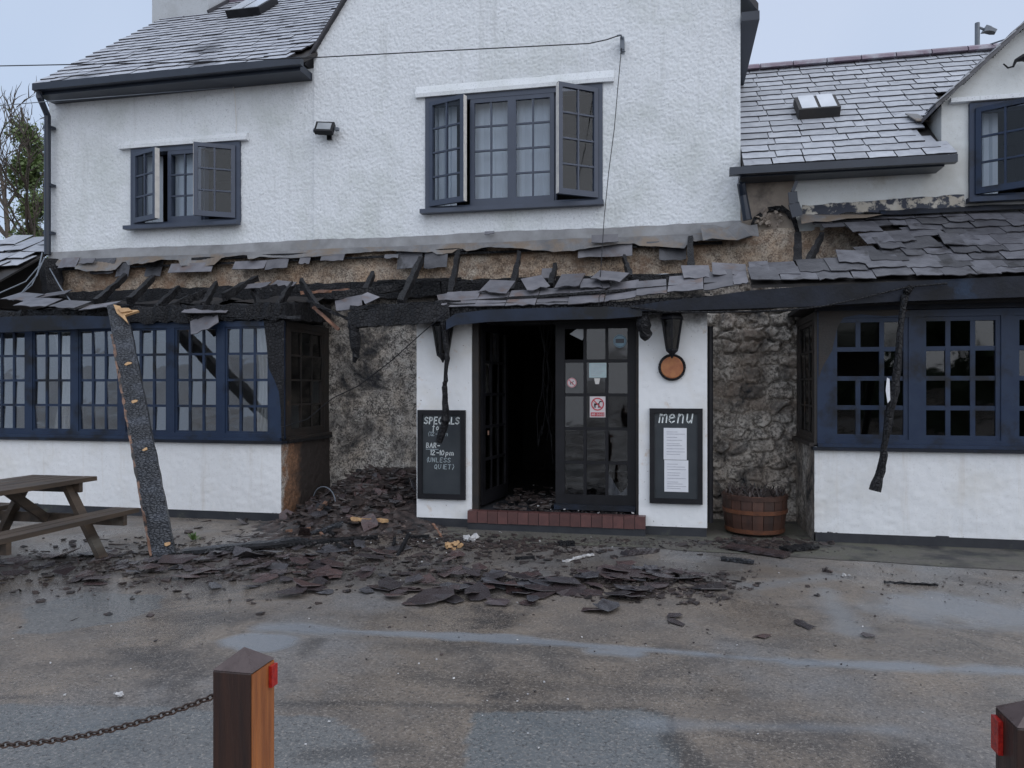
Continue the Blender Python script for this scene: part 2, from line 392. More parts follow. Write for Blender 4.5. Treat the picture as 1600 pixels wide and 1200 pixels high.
MT['chimney'] = white_rough('grey_chimney_render', (0.46, 0.48, 0.50), (0.34, 0.35, 0.35), (0.28, 0.29, 0.29))
MT['weed'] = pmat('weed_green', (0.06, 0.13, 0.03), (0.09, 0.16, 0.04), 20, bump=0)
MT['roof_glass'] = pmat('frosted_roof_glass', (0.50, 0.53, 0.58), (0.42, 0.45, 0.50), 3, (0.15, 0.3), bump=0)
MT['lamp_glass'] = pmat('floodlight_glass', (0.30, 0.32, 0.34), (0.24, 0.26, 0.28), 3, (0.1, 0.2), bump=0)

def glass_mat(name, tint, gloss, rough=0.02, boost=1.0, cap=0.22):
    m = bpy.data.materials.new(name); m.use_nodes = True
    n, l = m.node_tree.nodes, m.node_tree.links; n.clear()
    out = n.new('ShaderNodeOutputMaterial'); tr = n.new('ShaderNodeBsdfTransparent'); gl = n.new('ShaderNodeBsdfGlossy')
    tr.inputs[0].default_value = tint + (1,); gl.inputs[0].default_value = (1, 1, 1, 1); gl.inputs['Roughness'].default_value = rough
    fr = n.new('ShaderNodeFresnel'); fr.inputs[0].default_value = 1.5
    mu = n.new('ShaderNodeMath'); mu.operation = 'MULTIPLY'; mu.inputs[1].default_value = boost; l.new(fr.outputs[0], mu.inputs[0]); mn = n.new('ShaderNodeMath'); mn.operation = 'MINIMUM'; mn.inputs[1].default_value = cap; l.new(mu.outputs[0], mn.inputs[0]); mu = mn
    tcn = n.new('ShaderNodeTexCoord'); nz = n.new('ShaderNodeTexNoise'); nz.inputs['Scale'].default_value = 3.5
    l.new(tcn.outputs['Object'], nz.inputs['Vector']); bp = n.new('ShaderNodeBump'); bp.inputs['Strength'].default_value = 0.15; bp.inputs['Distance'].default_value = 0.01
    l.new(nz.outputs[0], bp.inputs['Height']); l.new(bp.outputs[0], gl.inputs['Normal'])
    mi = n.new('ShaderNodeMixShader'); l.new(mu.outputs[0], mi.inputs[0]); l.new(tr.outputs[0], mi.inputs[1]); l.new(gl.outputs[0], mi.inputs[2])
    l.new(mi.outputs[0], out.inputs[0])
    return m
MT['glass'] = glass_mat('window_glass', (0.84, 0.86, 0.88), 0.06, boost=2.3)
MT['glass_up'] = glass_mat('upper_window_glass', (0.90, 0.92, 0.94), 0.06, boost=0.9, cap=0.022)
MT['glass_soot'] = glass_mat('sooty_glass', (0.22, 0.21, 0.20), 0.05, 0.12, 1.0)
MT['glass_smoke'] = glass_mat('smoked_glass', (0.50, 0.51, 0.53), 0.06, 0.03, 1.0, 0.06)

# ground: old worn tarmac with pale grit, wet areas with painted sky sheen, drier areas
q = NT('worn_tarmac')
big, mid, fin = q.noise(0.55, 6, 0.62), q.noise(2.6, 6, 0.65), q.noise(62, 4, 0.85)
def attr(q, nm):
    n = q.n.new('ShaderNodeAttribute'); n.attribute_name = nm; return n.outputs['Fac']
c = q.mix(q.ramp(mid, 0.36, 0.66), (0.200, 0.164, 0.132), (0.118, 0.102, 0.090))
c = q.mix(q.ramp(big, 0.48, 0.64), c, (0.158, 0.158, 0.162))
c = q.mix(q.ramp(q.noise(0.9, 7, 0.72, 0.6), 0.53, 0.66), c, (0.054, 0.048, 0.046))
c = q.mix(q.math('MULTIPLY', attr(q, 'patch'), 0.9), c, q.mix(q.ramp(mid, 0.38, 0.64), (0.112, 0.128, 0.138), (0.150, 0.156, 0.160)))
c = q.mix(q.math('MULTIPLY', attr(q, 'tar'), 0.85), c, (0.040, 0.038, 0.038))
c = q.mix(q.math('MULTIPLY', q.ramp(fin, 0.53, 0.64), 0.62), c, (0.40, 0.36, 0.32))
c = q.mix(q.math('MULTIPLY', q.ramp(q.noise(48, 4, 0.85), 0.53, 0.62), 0.80), c, (0.045, 0.042, 0.042))
c = q.mix(q.math('MULTIPLY', attr(q, 'damp_sheen'), 0.70), c, (0.225, 0.250, 0.280))  # sky reflection on the wet strips put into the base colour
q.color(c)
wet = q.math('MAXIMUM', q.math('MULTIPLY', q.ramp(q.noise(0.8, 6, 0.6, 0.3), 0.42, 0.58), 0.9), attr(q, 'damp_sheen'))
q.rough(q.lerp(wet, 0.52, 0.13)); q.b.inputs['Specular IOR Level'].default_value = 0.5
q.bump(q.math('MULTIPLY', q.math('ADD', fin, q.math('MULTIPLY', mid, 0.8)), q.lerp(wet, 1.0, 0.3)), 0.7, 0.010); MT['ground'] = q.m
q = NT('blue_tarmac_patch')
fin = q.noise(58, 4, 0.85)
c = q.mix(q.ramp(q.noise(2.0, 6, 0.65), 0.38, 0.64), (0.150, 0.168, 0.180), (0.195, 0.200, 0.205))
c = q.mix(q.math('MULTIPLY', q.ramp(fin, 0.53, 0.64), 0.6), c, (0.42, 0.42, 0.41))
c = q.mix(q.math('MULTIPLY', q.ramp(q.noise(45, 4, 0.85), 0.53, 0.62), 0.8), c, (0.045, 0.05, 0.055))
q.color(c); q.rough(0.5); q.bump(fin, 0.6, 0.008); MT['patch'] = q.m
q = NT('mossy_grit')
fin = q.noise(60, 4, 0.7)
c = q.mix(q.ramp(q.noise(3, 6, 0.65), 0.4, 0.62), (0.105, 0.096, 0.086), (0.105, 0.105, 0.078))
c = q.mix(q.ramp(fin, 0.55, 0.7), c, (0.20, 0.19, 0.17))
c = q.mix(q.ramp(q.noise(2.2, 5), 0.52, 0.66), c, (0.03, 0.03, 0.032))
q.color(c); q.rough(0.7); q.bump(fin, 0.9, 0.015); MT['grit'] = q.m
q = NT('shallow_water')
q.color(q.mix(q.ramp(q.noise(2.5, 4), 0.4, 0.6), (0.05, 0.052, 0.055), (0.075, 0.075, 0.075))); q.rough(q.lerp(q.noise(3.5, 5), 0.03, 0.22)); MT['water'] = q.m
q.bump(q.noise(9, 2), 0.05, 0.01)

# ================================================================== GROUND
gx = np.concatenate([[-900, -200, -60, -25, -14], np.arange(-9, 6.01, 0.03), [10, 20, 60, 200, 900]])
gy = np.concatenate([[-900, -200, -60, -25, -12], np.arange(-8, 1.01, 0.03), [4, 10, 20, 60, 200, 900]])
GXm, GYm = np.meshgrid(gx, gy, indexing='ij')
def seg_dist(X, Y, a, b, ky=1.0):
    ax_, ay_, bx_, by_ = a.x, a.y, b.x, b.y
    t_ = np.clip(((X - ax_) * (bx_ - ax_) + (Y - ay_) * (by_ - ay_)) / ((bx_ - ax_) ** 2 + (by_ - ay_) ** 2), 0, 1)
    return np.hypot(X - ax_ - t_ * (bx_ - ax_), Y - ay_ - t_ * (by_ - ay_))
wob = 0.10 * vnoise(GXm, GYm, 0.5, 3) + 0.05 * vnoise(GXm, GYm, 0.17, 5) + 0.03 * vnoise(GXm, GYm, 0.08, 6)
def soft(d, r, e):
    e = e * 0.6
    return np.clip((r + e - d) / (2 * e), 0, 1)
def trail(pix, r, e=0.05):
    q_ = [G(a, b) for a, b in pix]; m_ = np.zeros_like(GXm)
    for a, b in zip(q_, q_[1:]): m_ = np.maximum(m_, soft(seg_dist(GXm, GYm, a, b) + wob * r * 6, r, e))
    return m_
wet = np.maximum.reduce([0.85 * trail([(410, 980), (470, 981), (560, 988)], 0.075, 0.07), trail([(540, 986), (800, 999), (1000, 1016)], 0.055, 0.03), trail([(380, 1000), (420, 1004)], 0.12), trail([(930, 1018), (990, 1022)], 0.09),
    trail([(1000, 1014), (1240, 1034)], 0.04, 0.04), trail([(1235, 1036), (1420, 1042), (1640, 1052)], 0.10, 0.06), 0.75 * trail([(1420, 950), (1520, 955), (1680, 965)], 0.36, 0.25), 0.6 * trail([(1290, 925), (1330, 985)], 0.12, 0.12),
    0.55 * trail([(1180, 915), (1300, 900)], 0.10, 0.1), 0.5 * trail([(1000, 1130), (1400, 1140)], 0.05, 0.06)])  # wet trails; the mask also carries their painted sky sheen
def area(pix, k=0.5):
    q_ = [G(a, b) for a, b in pix]; X, Y = GXm + wob * k, GYm + wob * k * 0.8; ins = np.zeros(GXm.shape, bool); m_ = len(q_)
    for i in range(m_):
        a, b = q_[i], q_[(i + 1) % m_]
        ins ^= ((a.y > Y) != (b.y > Y)) & (X < (b.x - a.x) * (Y - a.y) / (b.y - a.y + 1e-9) + a.x)
    return ins.astype(float)
patch = np.maximum.reduce([area([(740, 1113), (1000, 1108), (1045, 1120), (1052, 1150), (1075, 1230), (1120, 1400), (690, 1400), (720, 1230)], 0.12), 0.8 * area([(25, 952), (130, 925), (262, 930), (262, 948), (190, 972), (60, 992), (20, 990)], 0.5),
    0.85 * area([(-60, 1098), (120, 1100), (330, 1112), (520, 1120), (560, 1150), (600, 1230), (640, 1500), (-900, 1500)], 0.35)])
dark = np.maximum.reduce([trail([(1255, 1030), (1330, 1048)], 0.035, 0.03), 0.8 * trail([(430, 1100), (560, 1098), (760, 1104), (900, 1106)], 0.035, 0.04), 0.9 * trail([(1055, 1155), (1095, 1200)], 0.05, 0.04), 0.7 * trail([(0, 1090), (60, 1088)], 0.035, 0.03),
    0.6 * trail([(480, 1180), (640, 1170)], 0.05, 0.06), 0.55 * trail([(350, 965), (260, 1010), (180, 1035)], 0.06, 0.08), 0.7 * trail([(500, 1000), (475, 1022)], 0.05, 0.05), 0.5 * trail([(600, 1008), (900, 1015)], 0.07, 0.08), 0.6 * trail([(870, 1022), (960, 1030)], 0.05, 0.05),
    0.75 * trail([(0, 880), (250, 880), (480, 880), (650, 895)], 0.45, 0.35), 0.6 * trail([(650, 860), (900, 880), (1100, 890)], 0.3, 0.3), 0.9 * trail([(740, 1116), (745, 1110), (1000, 1106), (1046, 1120), (1054, 1160)], 0.012, 0.02), 0.7 * trail([(1130, 1000), (1220, 1010)], 0.05, 0.08), 0.5 * trail([(640, 1060), (900, 1075), (1200, 1085)], 0.07, 0.1), 0.5 * trail([(60, 1040), (300, 1020)], 0.06, 0.1), 0.6 * trail([(840, 1020), (880, 1045), (930, 1060)], 0.05, 0.06)])
me = bpy.data.meshes.new('mesh'); nx_, ny_ = GXm.shape
me.vertices.add(nx_ * ny_); me.vertices.foreach_set('co', np.stack([GXm, GYm, np.full_like(GXm, GZ)], -1).astype(np.float32).ravel())
idx = np.arange(nx_ * ny_).reshape(nx_, ny_); qd = np.stack([idx[:-1, :-1], idx[1:, :-1], idx[1:, 1:], idx[:-1, 1:]], -1).reshape(-1, 4)
me.loops.add(qd.size); me.loops.foreach_set('vertex_index', qd.astype(np.int32).ravel())
me.polygons.add(len(qd)); me.polygons.foreach_set('loop_start', np.arange(0, qd.size, 4, dtype=np.int32)); me.update(calc_edges=True)
for nm, arr in (('damp_sheen', wet), ('tar', dark), ('patch', patch)):
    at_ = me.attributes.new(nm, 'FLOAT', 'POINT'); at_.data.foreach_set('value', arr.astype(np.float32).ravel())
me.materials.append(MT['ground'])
o = bpy.data.objects.new('ground', me); COL.objects.link(o); tag(o, kind='structure')

def sheet(name, pix, m, z, jit=0.03, sub=5, kind='structure'):
    pts = []
    base = [G(a, b, z) for a, b in pix]
    for i, p in enumerate(base):
        qn = base[(i + 1) % len(base)]
        for k in range(sub):
            w = p.lerp(qn, k / sub); w.x += random.uniform(-jit, jit); w.y += random.uniform(-jit, jit); pts.append(w)
    mb = MB(); mb.add(pts, [tuple(range(len(pts)))])
    nrm = sum(((pts[i] - pts[0]).cross(pts[(i + 1) % len(pts)] - pts[0]) for i in range(1, len(pts))), Vector())
    if nrm.z < 0: mb.f = [tuple(reversed(mb.f[0]))]
    return obj(name, mb, m, kind=kind)
sheet('pavement', [(880, 851), (1000, 855), (1270, 872), (1620, 893), (1760, 905), (1560, 790), (1100, 788), (700, 788), (700, 846)], MT['grit'], GZ + 0.004, 0.02, 8)

# ================================================================== BUILDING
pub = thing('public_house', 'white rendered pub with slate roofs, navy windows and burnt-out front lean-to', 'building')
WY = 1.2
pl_x = PX(651, 0.0) + 0.05
def rough_wall(name, x0, x1, z0, z1, keep, m, seed, Y=WY, res=0.0105, amps=((0.032, 0.0024), (0.017, 0.0040), (0.35, 0.004), (0.9, 0.006)), parent=pub, axis='x', smooth=True, stones=None):
    nu, nv = max(2, int(round((x1 - x0) / res))), max(2, int(round((z1 - z0) / res)))
    U, V = np.meshgrid(np.linspace(x0, x1, nu + 1), np.linspace(z0, z1, nv + 1), indexing='ij')
    h = np.zeros_like(U)
    for k, (s, a) in enumerate(amps): h += a * vnoise(U, V, s, seed + k * 3.1)
    if stones:
        sw, sh_, amp = stones; rg = np.random.RandomState(int(seed)); sd = []
        z_ = z0; row = 0
        while z_ < z1 + sh_:
            x_ = x0 - sw * rg.rand()
            while x_ < x1 + sw: sd.append((x_ + rg.uniform(-.2, .2) * sw, z_ + rg.uniform(-.25, .25) * sh_)); x_ += sw * rg.uniform(.6, 1.3)
            z_ += sh_ * rg.uniform(.8, 1.15)
        sd = np.array(sd); dst = np.hypot((U[..., None] - sd[:, 0]) / sw + 0.12 * vnoise(U, V, 0.07, 9)[..., None], (V[..., None] - sd[:, 1]) / sh_ + 0.12 * vnoise(U, V, 0.06, 12)[..., None])
        o2 = np.sort(dst, -1)[..., :2]; near_ = dst.argmin(-1); gap = np.clip((o2[..., 1] - o2[..., 0]) / 0.28, 0, 1)
        h += amp * (gap * gap * (3 - 2 * gap)) + amp * 0.8 * rg.uniform(-1, 1, len(sd))[near_] * gap
    if axis == 'x': pts = np.stack([U, Y - h, V], -1).reshape(-1, 3)
    elif axis == 'y+': pts = np.stack([Y + h, U, V], -1).reshape(-1, 3)
    else: pts = np.stack([Y - h, U, V], -1).reshape(-1, 3)
    idx = np.arange((nu + 1) * (nv + 1)).reshape(nu + 1, nv + 1)
    a, b, c, d = idx[:-1, :-1], idx[1:, :-1], idx[1:, 1:], idx[:-1, 1:]
    uc, vc = (U[:-1, :-1] + U[1:, 1:]) / 2, (V[:-1, :-1] + V[1:, 1:]) / 2
    mask = keep(uc, vc) if keep else np.ones_like(uc, bool)
    quads = np.stack([a, b, c, d] if axis in ('x', 'y+') else [a, d, c, b], -1)[mask]
    used = np.unique(quads); rm = np.full(pts.shape[0], -1); rm[used] = np.arange(len(used))
    quads = rm[quads]; pts = pts[used]
    me = bpy.data.meshes.new('mesh')
    me.vertices.add(len(pts)); me.vertices.foreach_set('co', pts.astype(np.float32).ravel())
    me.loops.add(quads.size); me.loops.foreach_set('vertex_index', quads.astype(np.int32).ravel())
    me.polygons.add(len(quads)); me.polygons.foreach_set('loop_start', np.arange(0, quads.size, 4, dtype=np.int32))
    me.update(calc_edges=True); me.validate()
    me.materials.append(m)
    if smooth: me.shade_smooth()
    o = bpy.data.objects.new(name, me); COL.objects.link(o); o.parent = parent
    return o

MW = (-3.14, -0.87, 3.845, 5.28)       # main window opening
LW = (-7.59, -5.91, 3.83, 4.90)        # left upper window
DW = (3.35, 4.55, 3.66, 4.70)          # dormer window
GX0, GX1, GEZ, GT = -4.77, 0.82, 6.03, 1.43
APX = (GX0 + 0.99) / 2
def gable_z(x): return np.where(x < APX, GEZ + GT * (x - GX0), GEZ + GT * (0.99 - x))
def hole(x, z, r): return (x > r[0]) & (x < r[1]) & (z > r[2]) & (z < r[3])
rough_wall('gable_wall', GX0, GX1, 3.36, 7.2, lambda x, z: (z < gable_z(x)) & ~hole(x, z, MW), MT['roughcast'], 3)
rough_wall('wing_wall', -9.04, GX0, 3.36, 5.86, lambda x, z: ~hole(x, z, LW), MT['roughcast'], 9, Y=WY + 0.025)
# gable top (out of the picture), end walls and the back of the block
mb = MB()
mb.prism([(APX - 2.05, WY + 0.012, 7.2), (APX + 2.05, WY + 0.012, 7.2), (APX, WY + 0.012, 7.2 + 2.05 * GT)], (0, 0.3, 0))
mb.box(-9.035, -8.8, WY + 0.05, 7.5, GZ, 5.8)
mb.box(GX1 - 0.25, GX1 - 0.006, WY + 0.05, 7.5, 2.4, 6.0)
obj('end_wall', mb, MT['roughcast'], pub)

# the ground floor face behind the lean-to
def keep_low(x, z):
    return (z > 2.37) | ((x > -4.62) & (x < -2.25)) | ((x > 0.0) & (x < 0.30))
rough_wall('burnt_wall', -9.04, 0.80, GZ, 3.37, lambda x, z: keep_low(x, z) & (z < 2.9), MT['burnt'], 21, amps=((0.03, 0.006), (0.018, 0.005), (0.25, 0.01)))
rough_wall('browned_wall', -9.04, 0.80, 2.9, 3.37, None, MT['burnt_high'], 21, amps=((0.03, 0.006), (0.018, 0.005), (0.25, 0.01)))
rough_wall('stone_wall', 0.30, 1.55, GZ, 2.9, None, MT['stone'], 31, Y=WY + 0.01, amps=((0.06, 0.014), (0.025, 0.007), (0.3, 0.03)), stones=(0.26, 0.17, 0.045))
rough_wall('browned_stone_wall', 0.80, 4.9, 2.6, 3.4, lambda x, z: (x > 1.55) | (z > 2.9), MT['burnt_high'], 33, Y=WY + 0.012, res=0.02, amps=((0.05, 0.01), (0.17, 0.02)))
rough_wall('tanned_wall', GX1 - 0.02, 1.44, 3.36, 4.04, None, MT['tan_render'], 41, Y=WY + 0.02, res=0.02, amps=((0.05, 0.002),))
DGX, DEZ, DT, DAP = 2.98, 4.70, 0.93, 3.97
def dorm_z(x): return np.where(x < DAP, DEZ + DT * (x - DGX), DEZ + DT * (2 * DAP - DGX - x))
rough_wall('dormer_wall', 1.44, 5.0, 3.36, 5.68, lambda x, z: ((z < 4.06) | ((x > DGX + 0.06) & (z < dorm_z(x)))) & ~hole(x, z, DW), MT['render'], 43, Y=WY + 0.02, res=0.02, amps=((0.06, 0.0025), (0.3, 0.004)))

obj('wall_plinth', MB().box(PX(556, 1.17), pl_x, 1.165, 1.19, GZ, 0.40), MT['plinth'], pub)
# ---------------------------------------------------------------- slates
def slate_mesh(w, L, t, m, jag=0.01, seed=0):
    r = random.Random(seed); pts = []
    k = 5
    for i in range(k + 1): pts.append((-w / 2 + w * i / k, r.uniform(-jag, jag), 0))
    pts += [(w / 2 + r.uniform(-jag, jag) * 0.5, L, 0), (-w / 2 + r.uniform(-jag, jag) * 0.5, L, 0)]
    me = mesh_of(MB().prism(pts, (0, 0, -t)), m); me.materials.append(MT['slate_side'])
    for p in me.polygons: p.material_index = 0 if p.normal.z > 0.5 else 1
    return me
def roof_frame(theta):
    return Vector((1, 0, 0)), Vector((0, math.cos(theta), math.sin(theta))), Vector((0, -math.sin(theta), math.cos(theta)))
def slate_M(pos, theta, tilt, twist=0.0, roll=0.0):
    return Matrix.Translation(pos) @ Matrix.Rotation(theta - tilt, 4, 'X') @ Matrix.Rotation(twist, 4, 'Z') @ Matrix.Rotation(roll, 4, 'Y')

# right wing roof
TH = R(39); T39 = math.tan(TH)
EY, EZ, RY = 0.88, 4.06, 3.62
RZ = EZ + T39 * (RY - EY)
mb = MB()
def slab(mb, x0, x1, y0, z0, y1, z1, t=0.06):
    mb.prism([(x0, y0, z0), (x1, y0, z0), (x1, y1, z1), (x0, y1, z1)], (0, 0, -t))
slab(mb, GX1 + 0.01, DGX + 0.05, EY + 0.02, EZ - 0.02, RY, RZ - 0.035)
slab(mb, DGX + 0.05, 7.0, 2.0, EZ + T39 * (2.0 - EY) - 0.03, RY, RZ - 0.035)
slab(mb, GX1 + 0.01, 7.0, 2 * RY - EY, EZ - 0.02, RY, RZ - 0.035)
roof_r = obj('wing_roof', mb, MT['deck'], pub)
U, Vv, Nn = roof_frame(TH)
SL = [slate_mesh(w, 0.40, 0.018, MT['frost'], 0.009, 100 + i) for i, w in enumerate((0.28, 0.31, 0.34, 0.37, 0.40))]
SW = (0.28, 0.31, 0.34, 0.37, 0.40)
rows = 18; ex = (RY - EY) / math.cos(TH) / rows
for r in range(rows):
    s = r * ex; y = EY + s * math.cos(TH); z = EZ + s * math.sin(TH)
    x = GX1 + 0.012 - random.uniform(0, 0.0)
    while x < 5.0:
        k = random.randrange(5); w = SW[k]
        xc = x + w / 2
        zmid = z + 0.5 * ex * math.sin(TH)
        if xc > DGX - 0.02 and zmid < float(dorm_z(np.array(xc))) + 0.05 : x += w + 0.006; continue
        if 1.58 < xc < 2.12 and 7 <= r <= 8: x += w + 0.006; continue
        yo = random.uniform(-0.008, 0.008)
        place('slate', SL[k], slate_M(Vector((xc, y, z)) + Nn * (0.030 + random.uniform(0, 0.006)) + Vv * yo, TH, R(3.9), R(random.uniform(-0.7, 0.7))), roof_r)
        x += w + 0.014
for i in range(9):
    x = GX1 + 0.02 + i * 0.47
    prof = [(x, RY + 0.13 * math.cos(a), RZ + 0.0 + 0.10 * math.sin(a)) for a in [math.pi * k / 6 for k in range(7)]]
    obj('ridge_tile', MB().prism(prof, (0.455, 0, 0)), MT['ridge'], roof_r)
# roof light on it
c = P(1297, 205, 1.95)
def rooflight(cx, cy, w, L, th, zf, parent, m_body):
    u, v, nrm = roof_frame(th)
    o = Vector((cx, cy, zf(cy)))
    M = frame(o, u, v, nrm)
    mb = MB().box(-w / 2, w / 2, 0, 0.05, 0, 0.15).box(-w / 2, w / 2, L - 0.05, L, 0, 0.10).box(-w / 2, -w / 2 + 0.04, 0.05, L - 0.05, 0, 0.148).box(w / 2 - 0.04, w / 2, 0.05, L - 0.05, 0, 0.148).box(-0.018, 0.018, 0.05, L - 0.05, 0.09, 0.147)
    f = obj('roof_window', mb.xf(M), m_body, parent)
    for a, b in ((-w / 2 + 0.04, -0.018), (0.018, w / 2 - 0.04)):
        obj('pane', MB().box(a, b, 0.03, L - 0.03, 0.15, 0.156).xf(M), MT['roof_glass'], f)
zr = lambda y: EZ + T39 * (y - EY)
rooflight(1.84, 1.93, 0.50, 0.52, TH, zr, roof_r, MT['deck'])
# eave gutter, fascia and its sagging brackets
mb = MB().box(GX1 - 0.155, DGX + 0.09, 0.80, 0.90, 3.97, 4.055).box(GX1 - 0.03, DGX - 0.01, 0.905, 1.19, 3.955, 4.03)
obj('gutter', mb, MT['gutter'], pub)

# dormer roof
mb = MB()
for sgn in (-1, 1):
    ex0 = DAP + sgn * (DAP - DGX + 0.05)
    za = DEZ - 0.05 * DT
    mb.prism([(ex0, 1.06, za), (DAP, 1.06, DEZ + DT * (DAP - DGX)), (DAP, 3.4, DEZ + DT * (DAP - DGX)), (ex0, 3.4, za)], (0, 0, 0.055))
droof = obj('dormer_roof', mb, MT['slate'], pub)
for k in range(8):                      # edge slates of the verge
    xa = DGX - 0.06 + k * 0.155; za = DEZ + DT * (xa - DGX) + 0.062
    a = math.atan(DT)
    M = Matrix.Translation((xa, 1.04, za)) @ Matrix.Rotation(-a + R(3), 4, 'Y')
    place('slate', mesh_of(MB().box(0, 0.26, 0, 0.35, 0, 0.012), MT['frost']), M, droof)
mb = MB()                               # left cheek
yk = EY + (DEZ - EZ) / T39
mb.prism([(DGX + 0.06, WY + 0.03, EZ - 0.1), (DGX + 0.06, WY + 0.03, DEZ + 0.04), (DGX + 0.06, yk + 0.15, DEZ + 0.04), (DGX + 0.06, yk + 0.1, DEZ - 0.02)], (0.06, 0, 0))
obj('dormer_cheek', mb, MT['render'], pub)
obj('valley_flashing', MB().beam((DGX - 0.03, yk - 0.12, DEZ - 0.02), (DGX - 0.10, yk + 0.1, DEZ + 0.15), 0.16, 0.012), MT['lead'], pub)

# left wing roof: courses too fine to count from here
TL = R(39.2); TLt = math.tan(TL); LEY, LEZ, LRY = 0.86, 5.83, 4.3
LRZ = LEZ + TLt * (LRY - LEY)
mb = MB(); 
xr = lambda z: GX0 - 0.02 + (z - GEZ) / GT
mb.prism([(-8.92, LEY + 0.02, LEZ - 0.02), (GX0 - 0.12, LEY + 0.02, LEZ - 0.02), (xr(LRZ), LRY, LRZ - 0.035), (-8.92, LRY, LRZ - 0.035)], (0, 0, -0.06))
mb.prism([(-8.92, 2 * LRY - LEY, LEZ - 0.02), (-4.0, 2 * LRY - LEY, LEZ - 0.02), (xr(LRZ), LRY, LRZ - 0.035), (-8.92, LRY, LRZ - 0.035)], (0, 0, -0.06))
# cut the deck where the gable roof covers it: it stays below that slope by being inside the main block
roof_l = obj('left_wing_roof', mb, MT['deck'], pub)
mb = MB(); rows = 24; ex = (LRY - LEY) / math.cos(TL) / rows
U, Vv, Nn = roof_frame(TL)
for r in range(rows):
    s = r * ex; y = LEY + s * math.cos(TL); z = LEZ + s * math.sin(TL); x = -8.95 + random.uniform(-0.02, 0.01)
    while True:
        w = random.uniform(0.20, 0.34)
        if x + w > GX0 + (z - GEZ) / GT + 0.05: break
        M = slate_M(Vector((x + w / 2, y, z)) + Nn * (0.032 + random.uniform(0, 0.010)) + Vv * random.uniform(-0.014, 0.014), TL, R(4.2), R(random.uniform(-1.2, 1.2)))
        b = MB().box(-w / 2 + 0.003, w / 2 - 0.003, 0, 0.3, -0.020, 0).xf(M); mb.add(b.v, b.f)
        x += w
rs_o = obj('roof_slates', mb, MT['frost_left'], roof_l, kind='stuff'); rs_o.data.materials.append(MT['slate_side'])
for i, p in enumerate(rs_o.data.polygons): p.material_index = 0 if i % 6 == 1 else 1
obj('ridge_tile', MB().tube([(-8.0, LRY, LRZ), (-2.4, LRY, LRZ)], 0.09, 8), MT['ridge'], roof_l)
zl = lambda y: LEZ + TLt * (y - LEY)
rooflight(P(385, 45, 3.2).x, 3.15, 0.62, 0.75, TL, zl, roof_l, MT['black'])
# main gable roof and its verge
mb = MB()
AZ = float(gable_z(np.array(APX)))
mb.prism([(GX0 - 0.10, 1.13, GEZ - 0.10 * GT), (APX, 1.13, AZ), (APX, 7.5, AZ), (GX0 - 0.10, 7.5, GEZ - 0.10 * GT)], (0, 0, 0.055))
mb.prism([(1.02, 1.13, GEZ - 0.03 * GT), (APX, 1.13, AZ), (APX, 7.5, AZ), (1.02, 7.5, GEZ - 0.03 * GT)], (0, 0, 0.10))
obj('gable_roof', mb, MT['slate_side'], pub)
obj('eave_soffit', MB().box(0.825, 1.03, 1.10, 7.5, 5.88, 5.985), MT['gutter'], pub)
# left gutter and fascia, downpipe
mb = MB().box(-8.90, GX0 + 0.02, 0.775, 0.875, 5.73, 5.825).box(-8.93, GX0 - 0.03, 0.88, 1.215, 5.69, 5.79)
obj('gutter', mb, MT['gutter'], pub)
mb = MB().tube([(-8.84, 0.84, 5.74), (-8.84, 0.84, 5.66), (-8.95, 1.10, 5.48), (-8.97, 1.12, 3.45)], 0.045, 10)
for z in (5.3, 4.45, 3.75): mb.box(-9.03, -8.90, 1.10, 1.20, z, z + 0.04)
obj('downpipe', mb, MT['gutter'], pub, smooth=False)
# chimney
ch = obj('chimney', MB().box(-9.15, -8.02, 3.62, 4.9, 7.0, 9.6), MT['chimney'], pub)
obj('chimney_flashing', MB().beam((-8.0, 3.60, zl(3.6) + 0.05), (-8.0, 4.3, zl(4.3) + 0.05), 0.03, 0.09), MT['slate_side'], ch)
# burnt downpipe stubs on the right
obj('downpipe', MB().tube([P(1158, 286, 0.98), P(1161, 305, 1.05), P(1168, 344, 1.08)], [0.05, 0.048, 0.055], 8), MT['gutter'], pub)
mb = MB(); pr = []
for (a, b, w) in ((1245, 283, 0.02), (1238, 300, 0.05), (1240, 318, 0.06), (1246, 338, 0.05)):
    pr.append((P(a, b, 1.0), w))
for i in range(3): mb.beam(pr[i][0], pr[i + 1][0], pr[i][1] * 2, 0.03, (0, 1, 0))
obj('sagging_downpipe', mb, MT['gutter'], pub)

